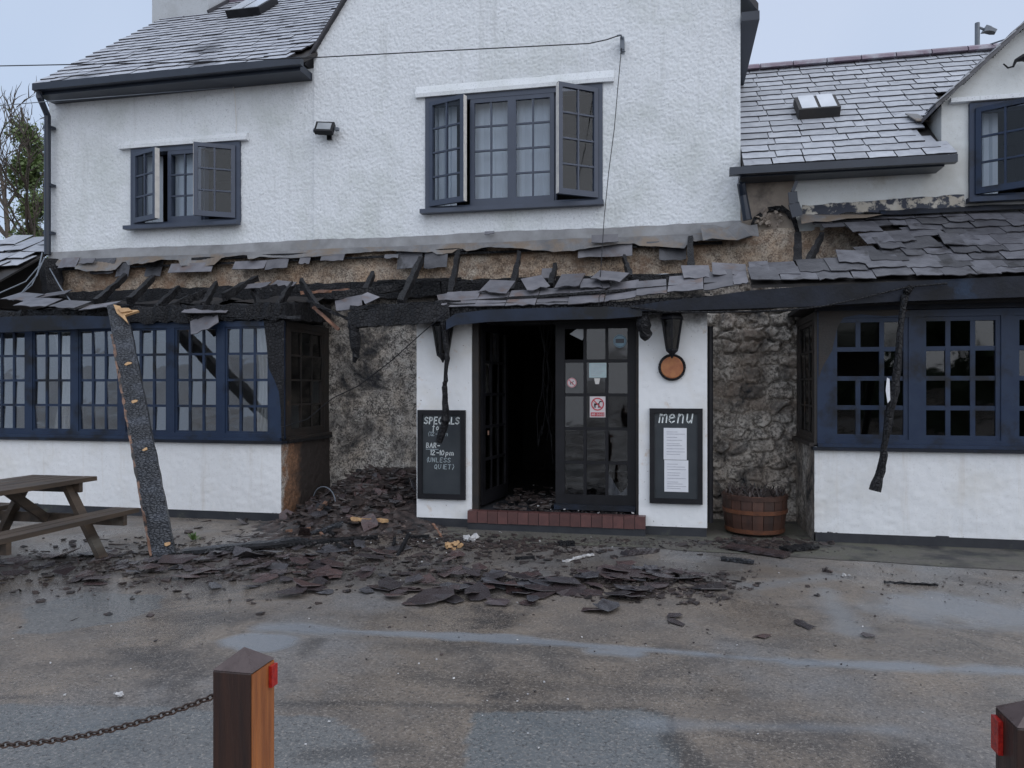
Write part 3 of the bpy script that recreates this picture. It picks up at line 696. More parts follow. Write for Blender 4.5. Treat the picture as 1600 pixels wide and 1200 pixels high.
# ---------------------------------------------------------------- upper windows
PANES = {}
def pane_mesh(w, h, m):
    k = (round(w, 3), round(h, 3), m.name)
    if k not in PANES: PANES[k] = mesh_of(MB().box(0, w, -0.002, 0.002, 0, h), m)
    return PANES[k]
def casement(parent, hinge, w, h, cols, rows, ang, side, m, gm, st=0.055, bar=0.022, edge=True):
    """hinge: bottom point of the hinge edge; side +1 runs to +X from it, -1 to -X; ang opens it outwards"""
    a = -ang if side > 0 else ang
    M = Matrix.Translation(hinge) @ Matrix.Rotation(a, 4, 'Z')
    x0, x1 = (0, w) if side > 0 else (-w, 0)
    mb = MB().box(x0, x0 + st, -0.02, 0.025, 0, h).box(x1 - st, x1, -0.02, 0.025, 0, h)
    mb.box(x0 + st, x1 - st, -0.02, 0.025, 0, st * 1.3).box(x0 + st, x1 - st, -0.02, 0.025, h - st, h)
    iw, ih = (w - 2 * st), h - st * 2.3
    cw, chh = (iw - bar * (cols - 1)) / cols, (ih - bar * (rows - 1)) / rows
    for i in range(1, cols): xb = x0 + st + i * (cw + bar) - bar; mb.box(xb, xb + bar, -0.014, 0.02, st, h - st / 2)
    for j in range(1, rows): zb = st * 1.3 + j * (chh + bar) - bar; mb.box(x0 + st / 2, x1 - st / 2, -0.011, 0.017, zb, zb + bar)
    o = obj('casement', mb.xf(M), m, parent)
    if edge and ang:
        xe = x1 if side > 0 else x0
        obj('casement_edge', MB().box(xe, xe + 0.004 * side if side > 0 else xe + 0.0001, -0.018, 0.05, 0.01, h - 0.01).xf(M) if side > 0 else MB().box(xe - 0.004, xe, -0.018, 0.05, 0.01, h - 0.01).xf(M), MT['white_edge'], parent)
    me = pane_mesh(cw + 0.012, chh + 0.012, gm)
    for i in range(cols):
        for j in range(rows):
            place('pane', me, M @ Matrix.Translation((x0 + st + i * (cw + bar) - 0.006, 0.004, st * 1.3 + j * (chh + bar) - 0.006)), parent)
    return o
def upper_window(rect, n, rows, angs, m, lint, blind=True, sill=True):
    x0, x1, z0, z1 = rect; F = 0.035
    mb = MB().box(x0 - 0.03, x0 + F, WY - 0.02, WY + 0.14, z0 - 0.02, z1 + 0.03).box(x1 - F, x1 + 0.03, WY - 0.02, WY + 0.14, z0 - 0.02, z1 + 0.03)
    mb.box(x0 + F, x1 - F, WY - 0.02, WY + 0.14, z1 - F, z1 + 0.03).box(x0 + F, x1 - F, WY - 0.02, WY + 0.14, z0 - 0.02, z0 + F * 0.8)
    w = (x1 - x0 - 2 * F) / n
    for i in range(1, n):
        xm = x0 + F + w * i
        mb.box(xm - 0.02, xm + 0.02, WY + 0.035, WY + 0.13, z0 + F * 0.8, z1 - F)
    win = obj('window', mb, m, pub)
    h = z1 - z0 - 1.8 * F
    for i in range(n):
        a = angs[i]; side = 1
        if a < 0: side, a = -1, -a
        xh = x0 + F + w * i if side > 0 else x0 + F + w * (i + 1)
        casement(win, (xh, WY + 0.005 if a == 0 else WY - 0.02, z0 + F * 0.8), w, h, 2, rows, R(a), side, m, MT['glass_up'])
    if sill: obj('sill', MB().box(x0 - 0.07, x1 + 0.05, WY - 0.13, WY - 0.022, z0 - 0.075, z0 - 0.022), m, win)
    if lint:
        a, b, zt, zb, pr_ = lint
        obj('lintel', MB().prism([(a, WY - pr_, zb), (a, WY - pr_, zb + 0.05), (a, WY - 0.005, zt), (a, WY + 0.03, zt), (a, WY + 0.03, zb)], (b - a, 0, 0)), MT['roughcast'], win)
    # dark room behind, pale nets behind the shut lights
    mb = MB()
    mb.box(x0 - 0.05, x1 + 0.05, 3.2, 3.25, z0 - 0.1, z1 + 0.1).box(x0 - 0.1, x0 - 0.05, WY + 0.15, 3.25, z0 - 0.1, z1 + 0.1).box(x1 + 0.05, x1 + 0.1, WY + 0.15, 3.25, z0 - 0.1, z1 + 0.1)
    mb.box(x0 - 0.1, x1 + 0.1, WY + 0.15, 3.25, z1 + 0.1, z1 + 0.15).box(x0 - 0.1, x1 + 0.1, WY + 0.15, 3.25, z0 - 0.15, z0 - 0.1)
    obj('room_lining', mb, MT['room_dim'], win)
    if blind:
        for i in range(n):
            if angs[i] == 0:
                mbb = MB(); xa = x0 + F + w * i
                pts = [(xa + w * k / 16, WY + 0.155 + 0.008 * math.sin(k * 1.9), z0) for k in range(17)]
                for k in range(16): mbb.add([pts[k], pts[k + 1], (pts[k + 1][0], pts[k + 1][1], z1 - 0.03), (pts[k][0], pts[k][1], z1 - 0.03)], [(0, 1, 2, 3)])
                obj('net_curtain', mbb, MT['blind'], win, smooth=True)
            elif angs[i] > 0:
                sd = 1 if angs[i] > 0 else -1
                # the net hangs behind the open casement as well, drawn to the hinge side
                mbb = MB(); xa = x0 + F + w * i + (0 if sd > 0 else w * 0.45)
                pts = [(xa + w * 0.55 * k / 10, WY + 0.20 + 0.012 * math.sin(k * 2.1), z0) for k in range(11)]
                for k in range(10): mbb.add([pts[k], pts[k + 1], (pts[k + 1][0], pts[k + 1][1], z1 - 0.03), (pts[k][0], pts[k][1], z1 - 0.03)], [(0, 1, 2, 3)])
                obj('net_curtain', mbb, MT['blind'], win, smooth=True)
    return win
upper_window(MW, 4, 4, (19, 0, 0, -35), MT['navy_up'], (-3.30, -0.70, 5.47, 5.315, 0.05))
upper_window(LW, 3, 3, (21, 0, -30), MT['navy_up'], (-7.80, -5.76, 5.05, 4.935, 0.05))
upper_window(DW, 2, 3, (30, -32), MT['navy'], (3.12, 4.8, 4.80, 4.745, 0.05))

# ---------------------------------------------------------------- grey band, lead and burnt head of the lean-to
xs_ = np.linspace(-9.0, 0.83, 90)
def ribbon(name, top, bot, m, parent=pub, thick=0.012, smooth=False):
    mb = MB(); n = len(top)
    off = Vector((0, thick, 0))
    for a, b in zip(top, bot): mb.v += [Vector(a), Vector(b), Vector(a) + off, Vector(b) + off]
    for i in range(n - 1):
        k, l = i * 4, i * 4 + 4
        mb.f += [(k, k + 1, l + 1, l), (k + 2, l + 2, l + 3, k + 3), (k, l, l + 2, k + 2), (k + 1, k + 3, l + 3, l + 1)]
    mb.f += [(0, 2, 3, 1), (n * 4 - 4, n * 4 - 3, n * 4 - 1, n * 4 - 2)]
    return obj(name, mb, m, parent, smooth=smooth)
ribbon('painted_band', [(x, WY - 0.028 - 0.004 * math.sin(x * 9), 3.50 + 0.008 * math.sin(x * 2.3) + random.uniform(-0.006, 0.006)) for x in xs_],
       [(x, WY - 0.045, 3.365 + random.uniform(-0.004, 0.004)) for x in xs_], MT['band'])
rl = random.Random(5)
xs_ = np.linspace(-8.95, 0.95, 150); drop = []
d = 0.10
for i, x in enumerate(xs_):
    if rl.random() < 0.17: d = rl.uniform(0.09, 0.30)
    drop.append(max(0.02, d + rl.uniform(-0.012, 0.012)))
ribbon('lead_flashing', [(x, WY - 0.05, 3.37 + 0.004 * math.sin(x * 4)) for x in xs_],
       [(x, WY - 0.06 - dd * (0.55 + 0.2 * math.sin(x * 5.1)), 3.365 - dd * (0.62 + 0.15 * math.sin(x * 3.7))) for x, dd in zip(xs_, drop)], MT['lead'], thick=0.008)
# crumpled lead at the right end and the hole in the render above it
mb = MB(); rr = random.Random(3); gx = [P(p, 360, 1.0).x for p in (1095, 1115, 1135, 1155, 1172, 1185)]
top = [(x, 1.10 + rr.uniform(-0.03, 0.03), 3.44 + rr.uniform(-0.03, 0.05)) for x in gx]; bot = [(x + rr.uniform(-0.03, 0.03), 0.88 + rr.uniform(-0.06, 0.06), 3.22 + rr.uniform(-0.06, 0.05)) for x in gx]
ribbon('crumpled_lead', top, bot, MT['lead'])
gx = [P(p, 340, 1.1).x for p in (1250, 1270, 1290, 1320, 1350, 1375)]
ribbon('lead_flashing', [(x, 1.14, 3.55 - 0.01 * i) for i, x in enumerate(gx)], [(x, 0.98, 3.39 + 0.012 * i + rr.uniform(-0.02, 0.02)) for i, x in enumerate(gx)], MT['lead'])
gx = [P(p, 330, 1.1).x for p in np.linspace(1255, 1510, 24)]
ribbon('peeling_band', [(x, 1.165, 3.655 + 0.006 * i / 4 + rr.uniform(-0.01, 0.01)) for i, x in enumerate(gx)], [(x, 1.13, 3.53 + rr.uniform(-0.015, 0.015)) for i, x in enumerate(gx)], MT['peel'])
gx = [P(p, 330, 1.1).x for p in np.linspace(1375, 1700, 12)]
ribbon('roof_flashing', [(x, 1.14, 3.555 + rr.uniform(-0.01, 0.01)) for x in gx], [(x, 1.04, 3.47 + rr.uniform(-0.012, 0.012)) for x in gx], MT['navy_dark'])
mb = MB()                               # knocked-out render: broken stone lumps
for k in range(26):
    a = P(rr.uniform(1185, 1228), rr.uniform(332, 352), WY - 0.03); s = rr.uniform(0.02, 0.05)
    mb.beam(a, a + Vector((rr.uniform(-s, s), -0.03, rr.uniform(-s, s))), s, s * 0.8, n=1, jit=0.012)
obj('broken_render', mb, MT['tan_render'], pub)
mb = MB(); hp = [P(1172 + i * 9.5, 352 - (16 if i in (0, 8) else 0) * -1 - 26 * math.sin(math.pi * i / 8) + rr.uniform(-3, 3), WY - 0.012) for i in range(9)]
for a, b in zip(hp, hp[1:]): mb.beam(a, b, 0.05, 0.05, n=1, jit=0.014)
obj('charred_rim', mb, MT['char'], pub)

# charred timbers of the lean-to
LT, LE = 0.606, -0.35                   # pitch and eave line of the lean-to
def cbeam(name, p, q, w, h, m='char', n=8, jit=0.008, up=(0, 0, 1), taper=1.0):
    return obj(name, MB().beam(p, q, w, h, up, n, jit, taper), MT[m], pub)
cbeam('wall_plate', (-8.95, 1.07, 2.76), (-2.9, 1.07, 2.78), 0.16, 0.22, n=60, jit=0.014)
cbeam('wall_plate', (-2.9, 1.08, 2.80), (0.4, 1.08, 2.80), 0.14, 0.16, n=24, jit=0.014)
cbeam('front_plate', (-8.8, -0.06, 2.385), (-4.45, -0.06, 2.40), 0.15, 0.20, n=60, jit=0.022)
cbeam('front_plate', (-4.50, 0.02, 2.41), (-4.50, 1.02, 2.48), 0.16, 0.22, n=12, jit=0.014)
cbeam('eave_beam', P(545, 500, -0.28), P(705, 489, -0.28), 0.11, 0.19, n=16, jit=0.012)
cbeam('eave_beam', P(548, 482, -0.22), P(720, 472, -0.22), 0.07, 0.05, n=16, jit=0.010)
cbeam('eave_beam', P(700, 486, -0.25), P(1010, 482, -0.25), 0.10, 0.16, n=20, jit=0.008)
cbeam('eave_beam', P(1000, 480, -0.25), P(1700, 446, -0.25), 0.10, 0.16, n=20, jit=0.006)
# ceiling boards over the bays and porch keep the rooms dark
rs = random.Random(8)
mb = MB(); x = -8.85
while x < -4.6:
    w = rs.uniform(0.11, 0.16); mb.box(x, x + w - 0.012, -0.02, 1.05, 2.335 + rs.uniform(-0.01, 0.01), 2.36 + rs.uniform(0, 0.02)); x += w
obj('charred_ceiling', mb, MT['char'], pub)
mb = MB().box(-2.95, 0.37, -0.2, 1.19, 2.33, 2.37).box(1.35, 5.0, -0.2, 1.19, 2.33, 2.37)
obj('porch_ceiling', mb, MT['soot'], pub)
mb = MB()                               # black sagging felt between the two plates
for i in range(30):
    for j in range(7):
        X = -8.8 + i * (4.3 / 29); t = j / 6
        mb.v.append(Vector((X, 0.02 + t * 1.0, 2.52 + 0.2 * t - 0.06 * math.sin(t * 3.14) + 0.025 * math.sin(X * 7 + j) + rs.uniform(-0.015, 0.015))))
mb.f = [(i * 7 + j, (i + 1) * 7 + j, (i + 1) * 7 + j + 1, i * 7 + j + 1) for i in range(29) for j in range(6) if rs.random() > 0.1]
obj('burnt_felt', mb, MT['deck'], pub)
for (bx, by, tx, ty, Yt, w) in ((150, 473, 197, 431, 0.75, 0.06), (203, 470, 240, 433, 0.75, 0.07), (233, 494, 281, 449, 0.5, 0.06), (318, 478, 338, 443, 0.7, 0.06),
                             (412, 500, 393, 449, 0.6, 0.055), (421, 498, 457, 444, 0.6, 0.06), (560, 482, 583, 428, 0.75, 0.07), (626, 474, 658, 404, 0.95, 0.08),
                             (703, 466, 716, 396, 1.0, 0.075), (860, 448, 868, 415, 0.9, 0.06), (1080, 430, 1078, 372, 1.1, 0.075), (262, 482, 322, 456, 0.35, 0.05), (500, 488, 470, 438, 0.7, 0.055), (520, 462, 640, 448, 0.5, 0.05), (350, 464, 402, 434, 0.85, 0.045), (800, 456, 812, 396, 1.0, 0.06), (985, 436, 975, 402, 1.0, 0.05), (1246, 414, 1247, 366, 1.0, 0.09), (1262, 412, 1285, 368, 0.95, 0.05)):
    cbeam('rafter', P(bx, by, -0.08 if bx < 700 else 0.25), P(tx, ty, Yt), w, 0.10, n=9, jit=0.009, taper=0.75)
for (ax, ay, bx, by, Y, m) in ((455, 455, 560, 452, 0.55, 'char'), (470, 458, 545, 453, 0.5, 'wood_scorch'), (160, 478, 330, 476, 0.1, 'char'), (330, 492, 470, 496, -0.12, 'char'),
                               (590, 440, 720, 436, 0.85, 'char'), (480, 470, 548, 500, -0.15, 'char'), (720, 441, 860, 436, 0.75, 'char'), (490, 480, 530, 515, -0.1, 'wood_scorch'),
                               (300, 405, 520, 396, 1.12, 'char'), (620, 395, 760, 389, 1.12, 'char'), (905, 388, 1090, 380, 1.12, 'char')):
    cbeam('batten', P(ax, ay, Y), P(bx, by, Y), 0.04, 0.035, m, n=10, jit=0.007)
# slates still hanging from the top battens
def hang_slate(px0, px1, py0, py1, Y, m='slate_eave', lean=0.25, tw=0.0):
    a, b = P(px0, py1, Y), P(px1, py0, Y); w, h = abs(b.x - a.x), abs(b.z - a.z)
    me = slate_mesh(w, h, 0.009, MT[m], 0.012, int(px0))
    place('slate', me, Matrix.Translation(((a.x + b.x) / 2, Y, a.z)) @ Matrix.Rotation(R(90) - lean, 4, 'X') @ Matrix.Rotation(tw, 4, 'Z'), top_rows)
top_rows = obj('top_batten', MB().beam((-8.9, 1.12, 3.22), (0.6, 1.12, 3.24), 0.035, 0.03, n=60, jit=0.006), MT['char'], pub)
for args in ((140, 176, 400, 428, 1.05, 'slate', 0.3), (180, 200, 402, 432, 1.05, 'slate', 0.3), (225, 250, 400, 432, 1.06, 'slate', 0.3), (262, 330, 406, 426, 1.0, 'slate_eave', 0.5),
             (362, 412, 402, 421, 0.98, 'slate_eave', 0.6), (414, 448, 398, 420, 0.98, 'slate_eave', 0.6, 0.1), (466, 483, 396, 412, 1.0, 'slate_eave', 0.5), (500, 536, 394, 408, 1.0, 'slate_eave', 0.5),
             (620, 658, 391, 420, 1.04, 'slate', 0.25), (662, 698, 392, 419, 1.05, 'slate', 0.2), (903, 988, 377, 402, 1.02, 'slate_eave', 0.3), (924, 966, 362, 379, 0.96, 'slate_eave', 0.5),
             (1030, 1072, 376, 407, 1.04, 'slate', 0.2), (1010, 1030, 376, 386, 1.05, 'slate', 0.3), (845, 868, 412, 438, 0.9, 'slate_eave', 0.6), (90, 118, 398, 418, 1.0, 'slate_eave', 0.5), (122, 145, 400, 412, 1.0, 'slate_eave', 0.6),
             (600, 622, 396, 404, 1.05, 'slate', 0.3), (757, 772, 360, 366, 1.09, 'slate', 0.4)):
    hang_slate(*args)

# right hand lean-to slope
th = math.atan(LT); ez = 2.555
U, Vv, Nn = roof_frame(th)
mb = MB(); slab(mb, 2.15, 5.2, LE + 0.05, ez - 0.02, WY, ez + LT * (WY - LE) - 0.05, 0.03); slab(mb, 0.80, 2.15, LE + 0.05, ez - 0.02, 0.12, ez + LT * (0.12 - LE) - 0.05, 0.03)
lean = obj('lean_to_roof', mb, MT['deck'], pub)
SWr = (0.20, 0.24, 0.28, 0.31, 0.35)
SR = [[slate_mesh(w, 0.36, 0.008, MT['slate'], 0.024, 300 + i + 10 * v) for i, w in enumerate(SWr)] for v in range(3)]
rows = 10; ex = (WY - 0.02 - LE) / math.cos(th) / rows
for r in range(rows):
    s = r * ex; y = LE + s * math.cos(th); z = ez + s * math.sin(th)
    x = 0.76 + random.uniform(0, 0.03)
    while x < 4.9:
        k = random.randrange(5); w = SWr[k]; xc = x + w / 2
        lim = {0: 0.0, 1: 0.0, 2: 1.45, 3: 1.75, 4: 1.92, 5: 1.98, 6: 1.98, 7: 1.85, 8: 1.55, 9: 1.42}[r]
        near = xc < lim + 1.0 and r > 0
        if random.random() < (0.10 if near else 0.03) and r > 1: x += w; continue
        if x > lim + random.uniform(-0.08, 0.08):
            wav = 0.010 * math.sin(xc * 3.1 + r * 1.3) + (random.uniform(-0.004, 0.020) if near else random.uniform(-0.003, 0.006))
            place('slate', SR[random.randrange(3)][k], slate_M(Vector((xc, y, z)) + Nn * (0.025 + max(-0.004, wav)) + Vv * random.uniform(-0.03, 0.02), th, R(2.2) + (R(random.uniform(-1, 2.5)) if near else R(random.uniform(0, 0.6))),
                  R(random.uniform(-7, 7) if near else random.uniform(-2.5, 2.5)), R(random.uniform(-4, 4) if near else random.uniform(-1.2, 1.2))), lean)
        x += w + 0.006
# eaves course left above the porch, sagging
eav = [(683, 480), (760, 478), (850, 477), (905, 475), (960, 471), (1000, 463), (1060, 457), (1115, 452), (1170, 444)]
def eave_y(p): return float(np.interp(p, [e[0] for e in eav], [e[1] for e in eav]))
eaves = obj('eaves_batten', MB().beam(P(690, 474, -0.2), P(1165, 440, -0.2), 0.04, 0.03, n=20, jit=0.004), MT['char'], pub)
px = 686
while px < 1160:
    w = random.uniform(44, 58); a = P(px, eave_y(px), LE); b = P(min(px + w, 1170), eave_y(px + w), LE); c = (a + b) / 2
    me = slate_mesh((b - a).length - 0.006, random.uniform(0.36, 0.46), 0.010, MT['slate_eave'], 0.018, int(px * 7))
    roll = -math.atan2(b.z - a.z, b.x - a.x)
    place('slate', me, slate_M(c + Vector((0, random.uniform(-0.02, 0.02), random.uniform(0, 0.02))), th, R(random.uniform(-2, 5)), R(random.uniform(-4, 4)), roll + R(random.uniform(-2, 2))), eaves)
    px += w
for (p, yy, tw, dz) in ((705, 470, 20, 0.03), (770, 458, -12, 0.05), (842, 452, 25, 0.04), (885, 450, -8, 0.05), (930, 452, 6, 0.05), (945, 440, -15, 0.06), (1090, 436, 5, 0.05), (1140, 432, -3, 0.05), (870, 466, -30, 0.05), (915, 462, 14, 0.06)):
    me = slate_mesh(random.uniform(0.24, 0.36), random.uniform(0.22, 0.34), 0.010, MT['slate_eave'], 0.03, int(p * 3 + 1))
    place('slate', me, slate_M(P(p, yy, -0.12) + Vector((0, 0, dz * 0.3)), th, R(random.uniform(-4, 8)), R(tw), R(random.uniform(-5, 5))), eaves)
# slates stranded on the burnt left part
for (p, yy, Y, w, L, tw, ti) in ((45, 478, -0.30, 0.42, 0.35, 5, 8), (95, 480, -0.32, 0.40, 0.28, -6, 8), (145, 482, -0.32, 0.44, 0.25, 3, 9), (20, 468, -0.1, 0.4, 0.3, -8, 8), (318, 488, -0.20, 0.58, 0.13, 2, 0), (320, 514, -0.26, 0.36, 0.26, 28, -20),
                             (395, 450, 0.4, 0.36, 0.16, 0, 0), (440, 446, 0.5, 0.3, 0.14, -6, 0), (546, 482, -0.2, 0.30, 0.28, 24, -6), (563, 470, -0.05, 0.22, 0.2, -30, 0), (80, 462, 0.1, 0.34, 0.25, 20, 10), (1000, 452, 0.0, 0.25, 0.2, 15, 4)):
    me = slate_mesh(w, L, 0.010, MT['slate_eave'], 0.03, int(p * 5 + 2))
    place('slate', me, slate_M(P(p, yy, Y), th, R(ti), R(tw), R(random.uniform(-6, 6))), eaves)
# boards along the eaves
def fascia(name, pts, Y, m, th_=0.028):
    return ribbon(name, [P(a, b, Y) for a, b, c in pts], [P(a, c, Y) for a, b, c in pts], MT[m], thick=th_)
fascia('fascia_board', [(-160, 503, 527), (-40, 497, 521), (60, 493, 517), (120, 493, 514), (182, 495, 512)], -0.36, 'navy_mid')
fascia('fascia_board', [(697, 500, 515), (712, 490, 508), (760, 484, 503), (850, 481, 500), (950, 479, 498), (992, 481, 495), (1003, 486, 494)], -0.37, 'navy_mid')
fascia('fascia_board', [(985, 478, 486), (1040, 470, 486), (1100, 464, 484), (1170, 454, 482), (1260, 447, 479), (1400, 440, 471), (1600, 431, 464), (1750, 424, 460)], -0.34, 'navy_dark')

# lean-to roof running on past the left corner
thl = math.atan(0.64)
mb = MB(); slab(mb, -13.5, -9.12, -0.3, 2.50, 1.62, 3.72, 0.03); lroof = obj('side_lean_to_roof', mb, MT['deck'], pub)
slm = [slate_mesh(w, 0.42, 0.011, MT['frost'], 0.015, 400 + i) for i, w in enumerate(SW)]
for r in range(9):
    s = r * 0.25; y = -0.3 + s * math.cos(thl); z = 2.53 + s * math.sin(thl); x = -13.3 + random.uniform(0, 0.2)
    while x < -9.25 - (0.9 - 0.16 * r if r < 6 else 0) * random.uniform(0.5, 1.1):
        k = random.randrange(5); w = SW[k]
        if r > 2 or random.random() < 0.4:
            place('slate', slm[k], slate_M(Vector((x + w / 2, y, z + 0.03 + (random.uniform(0, 0.06) if x > -10.6 else 0))), thl, R(random.uniform(2, 5)), R(random.uniform(-5, 5) if x > -10.6 else 0), R(random.uniform(-4, 4))), lroof)
        x += w + 0.008
mb = MB()                               # tangle at that corner
for (p0, p1, p2) in (((70, 402), (50, 445), (20, 470)), ((66, 410), (40, 440), (-10, 462)), ((78, 420), (95, 450), (110, 470)), ((66, 395), (58, 430), (30, 462))):
    mb.tube([P(p0[0], p0[1], 0.9), P(p1[0], p1[1], 0.5), P(p2[0], p2[1], 0.1)], 0.009, 5)
obj('loose_cable', mb, MT['steel'], pub)
cbeam('charred_stump', P(74, 412, 1.1), P(88, 470, 0.9), 0.22, 0.2, n=6, jit=0.03)
mb = MB().box(-13.5, -9.06, 1.25, 1.4, GZ, 3.4); obj('side_wall', mb, MT['deck'], pub)

# ---------------------------------------------------------------- bay windows
def window_bank(name, M, n, cw, mull, z0, z1, cols, rows, m, gm, skip=(), endw=(0.1, 0.1), gms={}, bar=0.022, st=0.045):
    """runs along local x from 0; local y points into the room"""
    L = endw[0] + n * cw + (n - 1) * mull + endw[1]; D_ = 0.09
    mb = MB().box(0, L, 0, D_, z0, z0 + 0.07).box(0, L, 0, D_, z1 - 0.07, z1)
    mb.box(-0.0, L, -0.045, -0.001, z0 - 0.015, z0 + 0.022)
    zz0, zz1 = z0 + 0.07, z1 - 0.07
    mb.box(0, endw[0], 0.003, D_ - 0.003, zz0, zz1).box(L - endw[1], L, 0.003, D_ - 0.003, zz0, zz1)
    for i in range(1, n): xm = endw[0] + i * cw + (i - 1) * mull; mb.box(xm, xm + mull, 0.003, D_ - 0.003, zz0, zz1)
    win = obj(name, mb.xf(M), m, pub)
    for i in range(n):
        x0 = endw[0] + i * (cw + mull); x1 = x0 + cw
        c = MB().box(x0, x0 + st, 0.015, 0.06, zz0, zz1).box(x1 - st, x1, 0.015, 0.06, zz0, zz1).box(x0 + st, x1 - st, 0.015, 0.06, zz0, zz0 + st).box(x0 + st, x1 - st, 0.015, 0.06, zz1 - st, zz1)
        pw = (cw - 2 * st - (cols - 1) * bar) / cols; ph = (zz1 - zz0 - 2 * st - (rows - 1) * bar) / rows
        for k in range(1, cols):
            xb = x0 + st + k * (pw + bar) - bar
            if (i, 'v', k) in skip:
                zs = zz0 + st + 2 * (ph + bar); c.box(xb, xb + bar, 0.022, 0.052, zz0 + st / 2, zs - bar / 2); c.box(xb, xb + bar, 0.022, 0.052, zs + ph + bar / 2, zz1 - st / 2)
            else: c.box(xb, xb + bar, 0.022, 0.052, zz0 + st / 2, zz1 - st / 2)
        for j in range(1, rows): zb = zz0 + st + j * (ph + bar) - bar; c.box(x0 + st / 2, x1 - st / 2, 0.025, 0.049, zb, zb + bar)
        obj('casement', c.xf(M), m, win)
        for k in range(cols):
            for j in range(rows):
                if (i, k, j) in skip: continue
                me = pane_mesh(pw + 0.01, ph + 0.01, gms.get((i, k, j), gm))
                T = Matrix.Translation((x0 + st + k * (pw + bar) - 0.005, 0.036, zz0 + st + j * (ph + bar) - 0.005)) @ Matrix.Rotation(R(random.uniform(-1.2, 1.2)), 4, 'Z') @ Matrix.Rotation(R(random.uniform(-2.2, 2.2)), 4, 'X')
                place('pane', me, M @ T, win)
    return win
BXL, BYL = -4.53, -0.10                 # right corner of the left bay
BZ0, BZ1 = 0.875, 2.30
cwl, mul = 0.585, 0.105
nl = 6; wl_ = 0.1 + nl * cwl + (nl - 1) * mul + 0.17
window_bank('bay_window', frame((BXL - wl_, BYL + 0.01, 0), Vector((1, 0, 0)), Vector((0, 1, 0)), Vector((0, 0, 1))), nl, cwl, mul, BZ0, BZ1, 3, 4, MT['navy'], MT['glass'], endw=(0.1, 0.17), bar=0.030, st=0.024)
ret = window_bank('bay_side_window', frame((BXL - 0.004, BYL + 0.13, 0), Vector((0, 1, 0)), Vector((-1, 0, 0)), Vector((0, 0, 1))), 1, 0.92, 0.1, BZ0, BZ1, 3, 4, MT['navy_burnt'], MT['glass_soot'], endw=(0.1, 0.13), skip={(0, 1, 3), (0, 0, 0), (0, 2, 1)})
xl0 = BXL - wl_
rough_wall('bay_wall', xl0, BXL, 0.0, BZ0 - 0.015, None, MT['plaster'], 51, Y=BYL, res=0.016, amps=((0.05, 0.0025), (0.02, 0.0015), (0.3, 0.004)))
rough_wall('bay_side_wall', BYL, WY, GZ, BZ0 - 0.015, None, MT['scorched'], 53, Y=BXL, res=0.016, axis='y+', amps=((0.04, 0.005), (0.02, 0.003), (0.2, 0.006)))
obj('plinth', MB().box(xl0, BXL - 0.012, BYL + 0.004, BYL + 0.2, GZ - 0.02, 0.01).box(xl0, BXL - 0.02, BYL + 0.02, BYL + 0.2, 0.012, BZ0 - 0.02), MT['plinth'], pub)
obj('bay_sill', MB().box(xl0, BXL + 0.03, BYL - 0.05, BYL + 0.09, BZ0 - 0.05, BZ0 - 0.016), MT['navy_dark'], pub)
obj('bay_side_sill', MB().box(BXL - 0.09, BXL + 0.05, BYL + 0.095, WY - 0.03, BZ0 - 0.052, BZ0 - 0.017), MT['char'], pub)
obj('bay_end_wall', MB().box(xl0 - 0.1, xl0 - 0.002, BYL, WY, GZ, 2.3), MT['plaster'], pub)
obj('scorched_post', MB().prism([P(*k, BYL + 0.009) for k in ((412, 500), (444, 500), (444, 688), (440, 688), (439, 640), (436, 612), (430, 596), (420, 575), (417, 540))], (0, -0.004, 0)), MT['char'], pub)
# right bay
BXR, BYR = 1.45, 0.0
cwr = 0.72; mur = 0.12
window_bank('bay_window', frame((BXR + 0.03, BYR + 0.01, 0), Vector((1, 0, 0)), Vector((0, 1, 0)), Vector((0, 0, 1))), 4, cwr, mur, 0.90, 2.28, 3, 4, MT['navy'], MT['glass_smoke'], endw=(0.15, 0.1),
            skip={(0, 0, 2), (0, 1, 2), (0, 'v', 1)}, gms={(0, k, 3): MT['glass_soot'] for k in range(3)}, bar=0.046)
window_bank('bay_side_window', frame((BXR, WY - 0.05, 0), Vector((0, -1, 0)), Vector((1, 0, 0)), Vector((0, 0, 1))), 1, 0.9, 0.1, 0.90, 2.28, 3, 4, MT['navy_burnt'], MT['glass_soot'], endw=(0.1, 0.13))
rough_wall('bay_wall', BXR, 5.2, 0.0, 0.885, None, MT['plaster'], 61, Y=BYR, res=0.016, amps=((0.05, 0.003), (0.02, 0.0015), (0.3, 0.005)))
rough_wall('bay_side_wall', BYR, WY, GZ, 0.885, None, MT['stone'], 63, Y=BXR, res=0.02, axis='y-', amps=((0.04, 0.005), (0.2, 0.008)))
obj('plinth', MB().box(BXR + 0.012, 5.2, BYR + 0.004, BYR + 0.2, GZ - 0.02, 0.01).box(BXR + 0.02, 5.2, BYR + 0.02, BYR + 0.2, 0.012, 0.86), MT['plinth'], pub)
obj('bay_sill', MB().box(BXR - 0.02, 5.2, BYR - 0.05, BYR + 0.09, 0.85, 0.883), MT['navy_dark'], pub)
obj('window_head', MB().box(BXR + 0.02, 5.2, -0.02, 0.12, 2.285, 2.42), MT['navy_dark'], pub)
obj('scorched_post', MB().prism([P(*k, BYR + 0.009) for k in ((1279, 484), (1420, 484), (1412, 492), (1380, 494), (1345, 491), (1318, 496), (1308, 512), (1300, 548), (1286, 572), (1279, 590))], (0, -0.004, 0)), MT['navy_burnt'], pub)
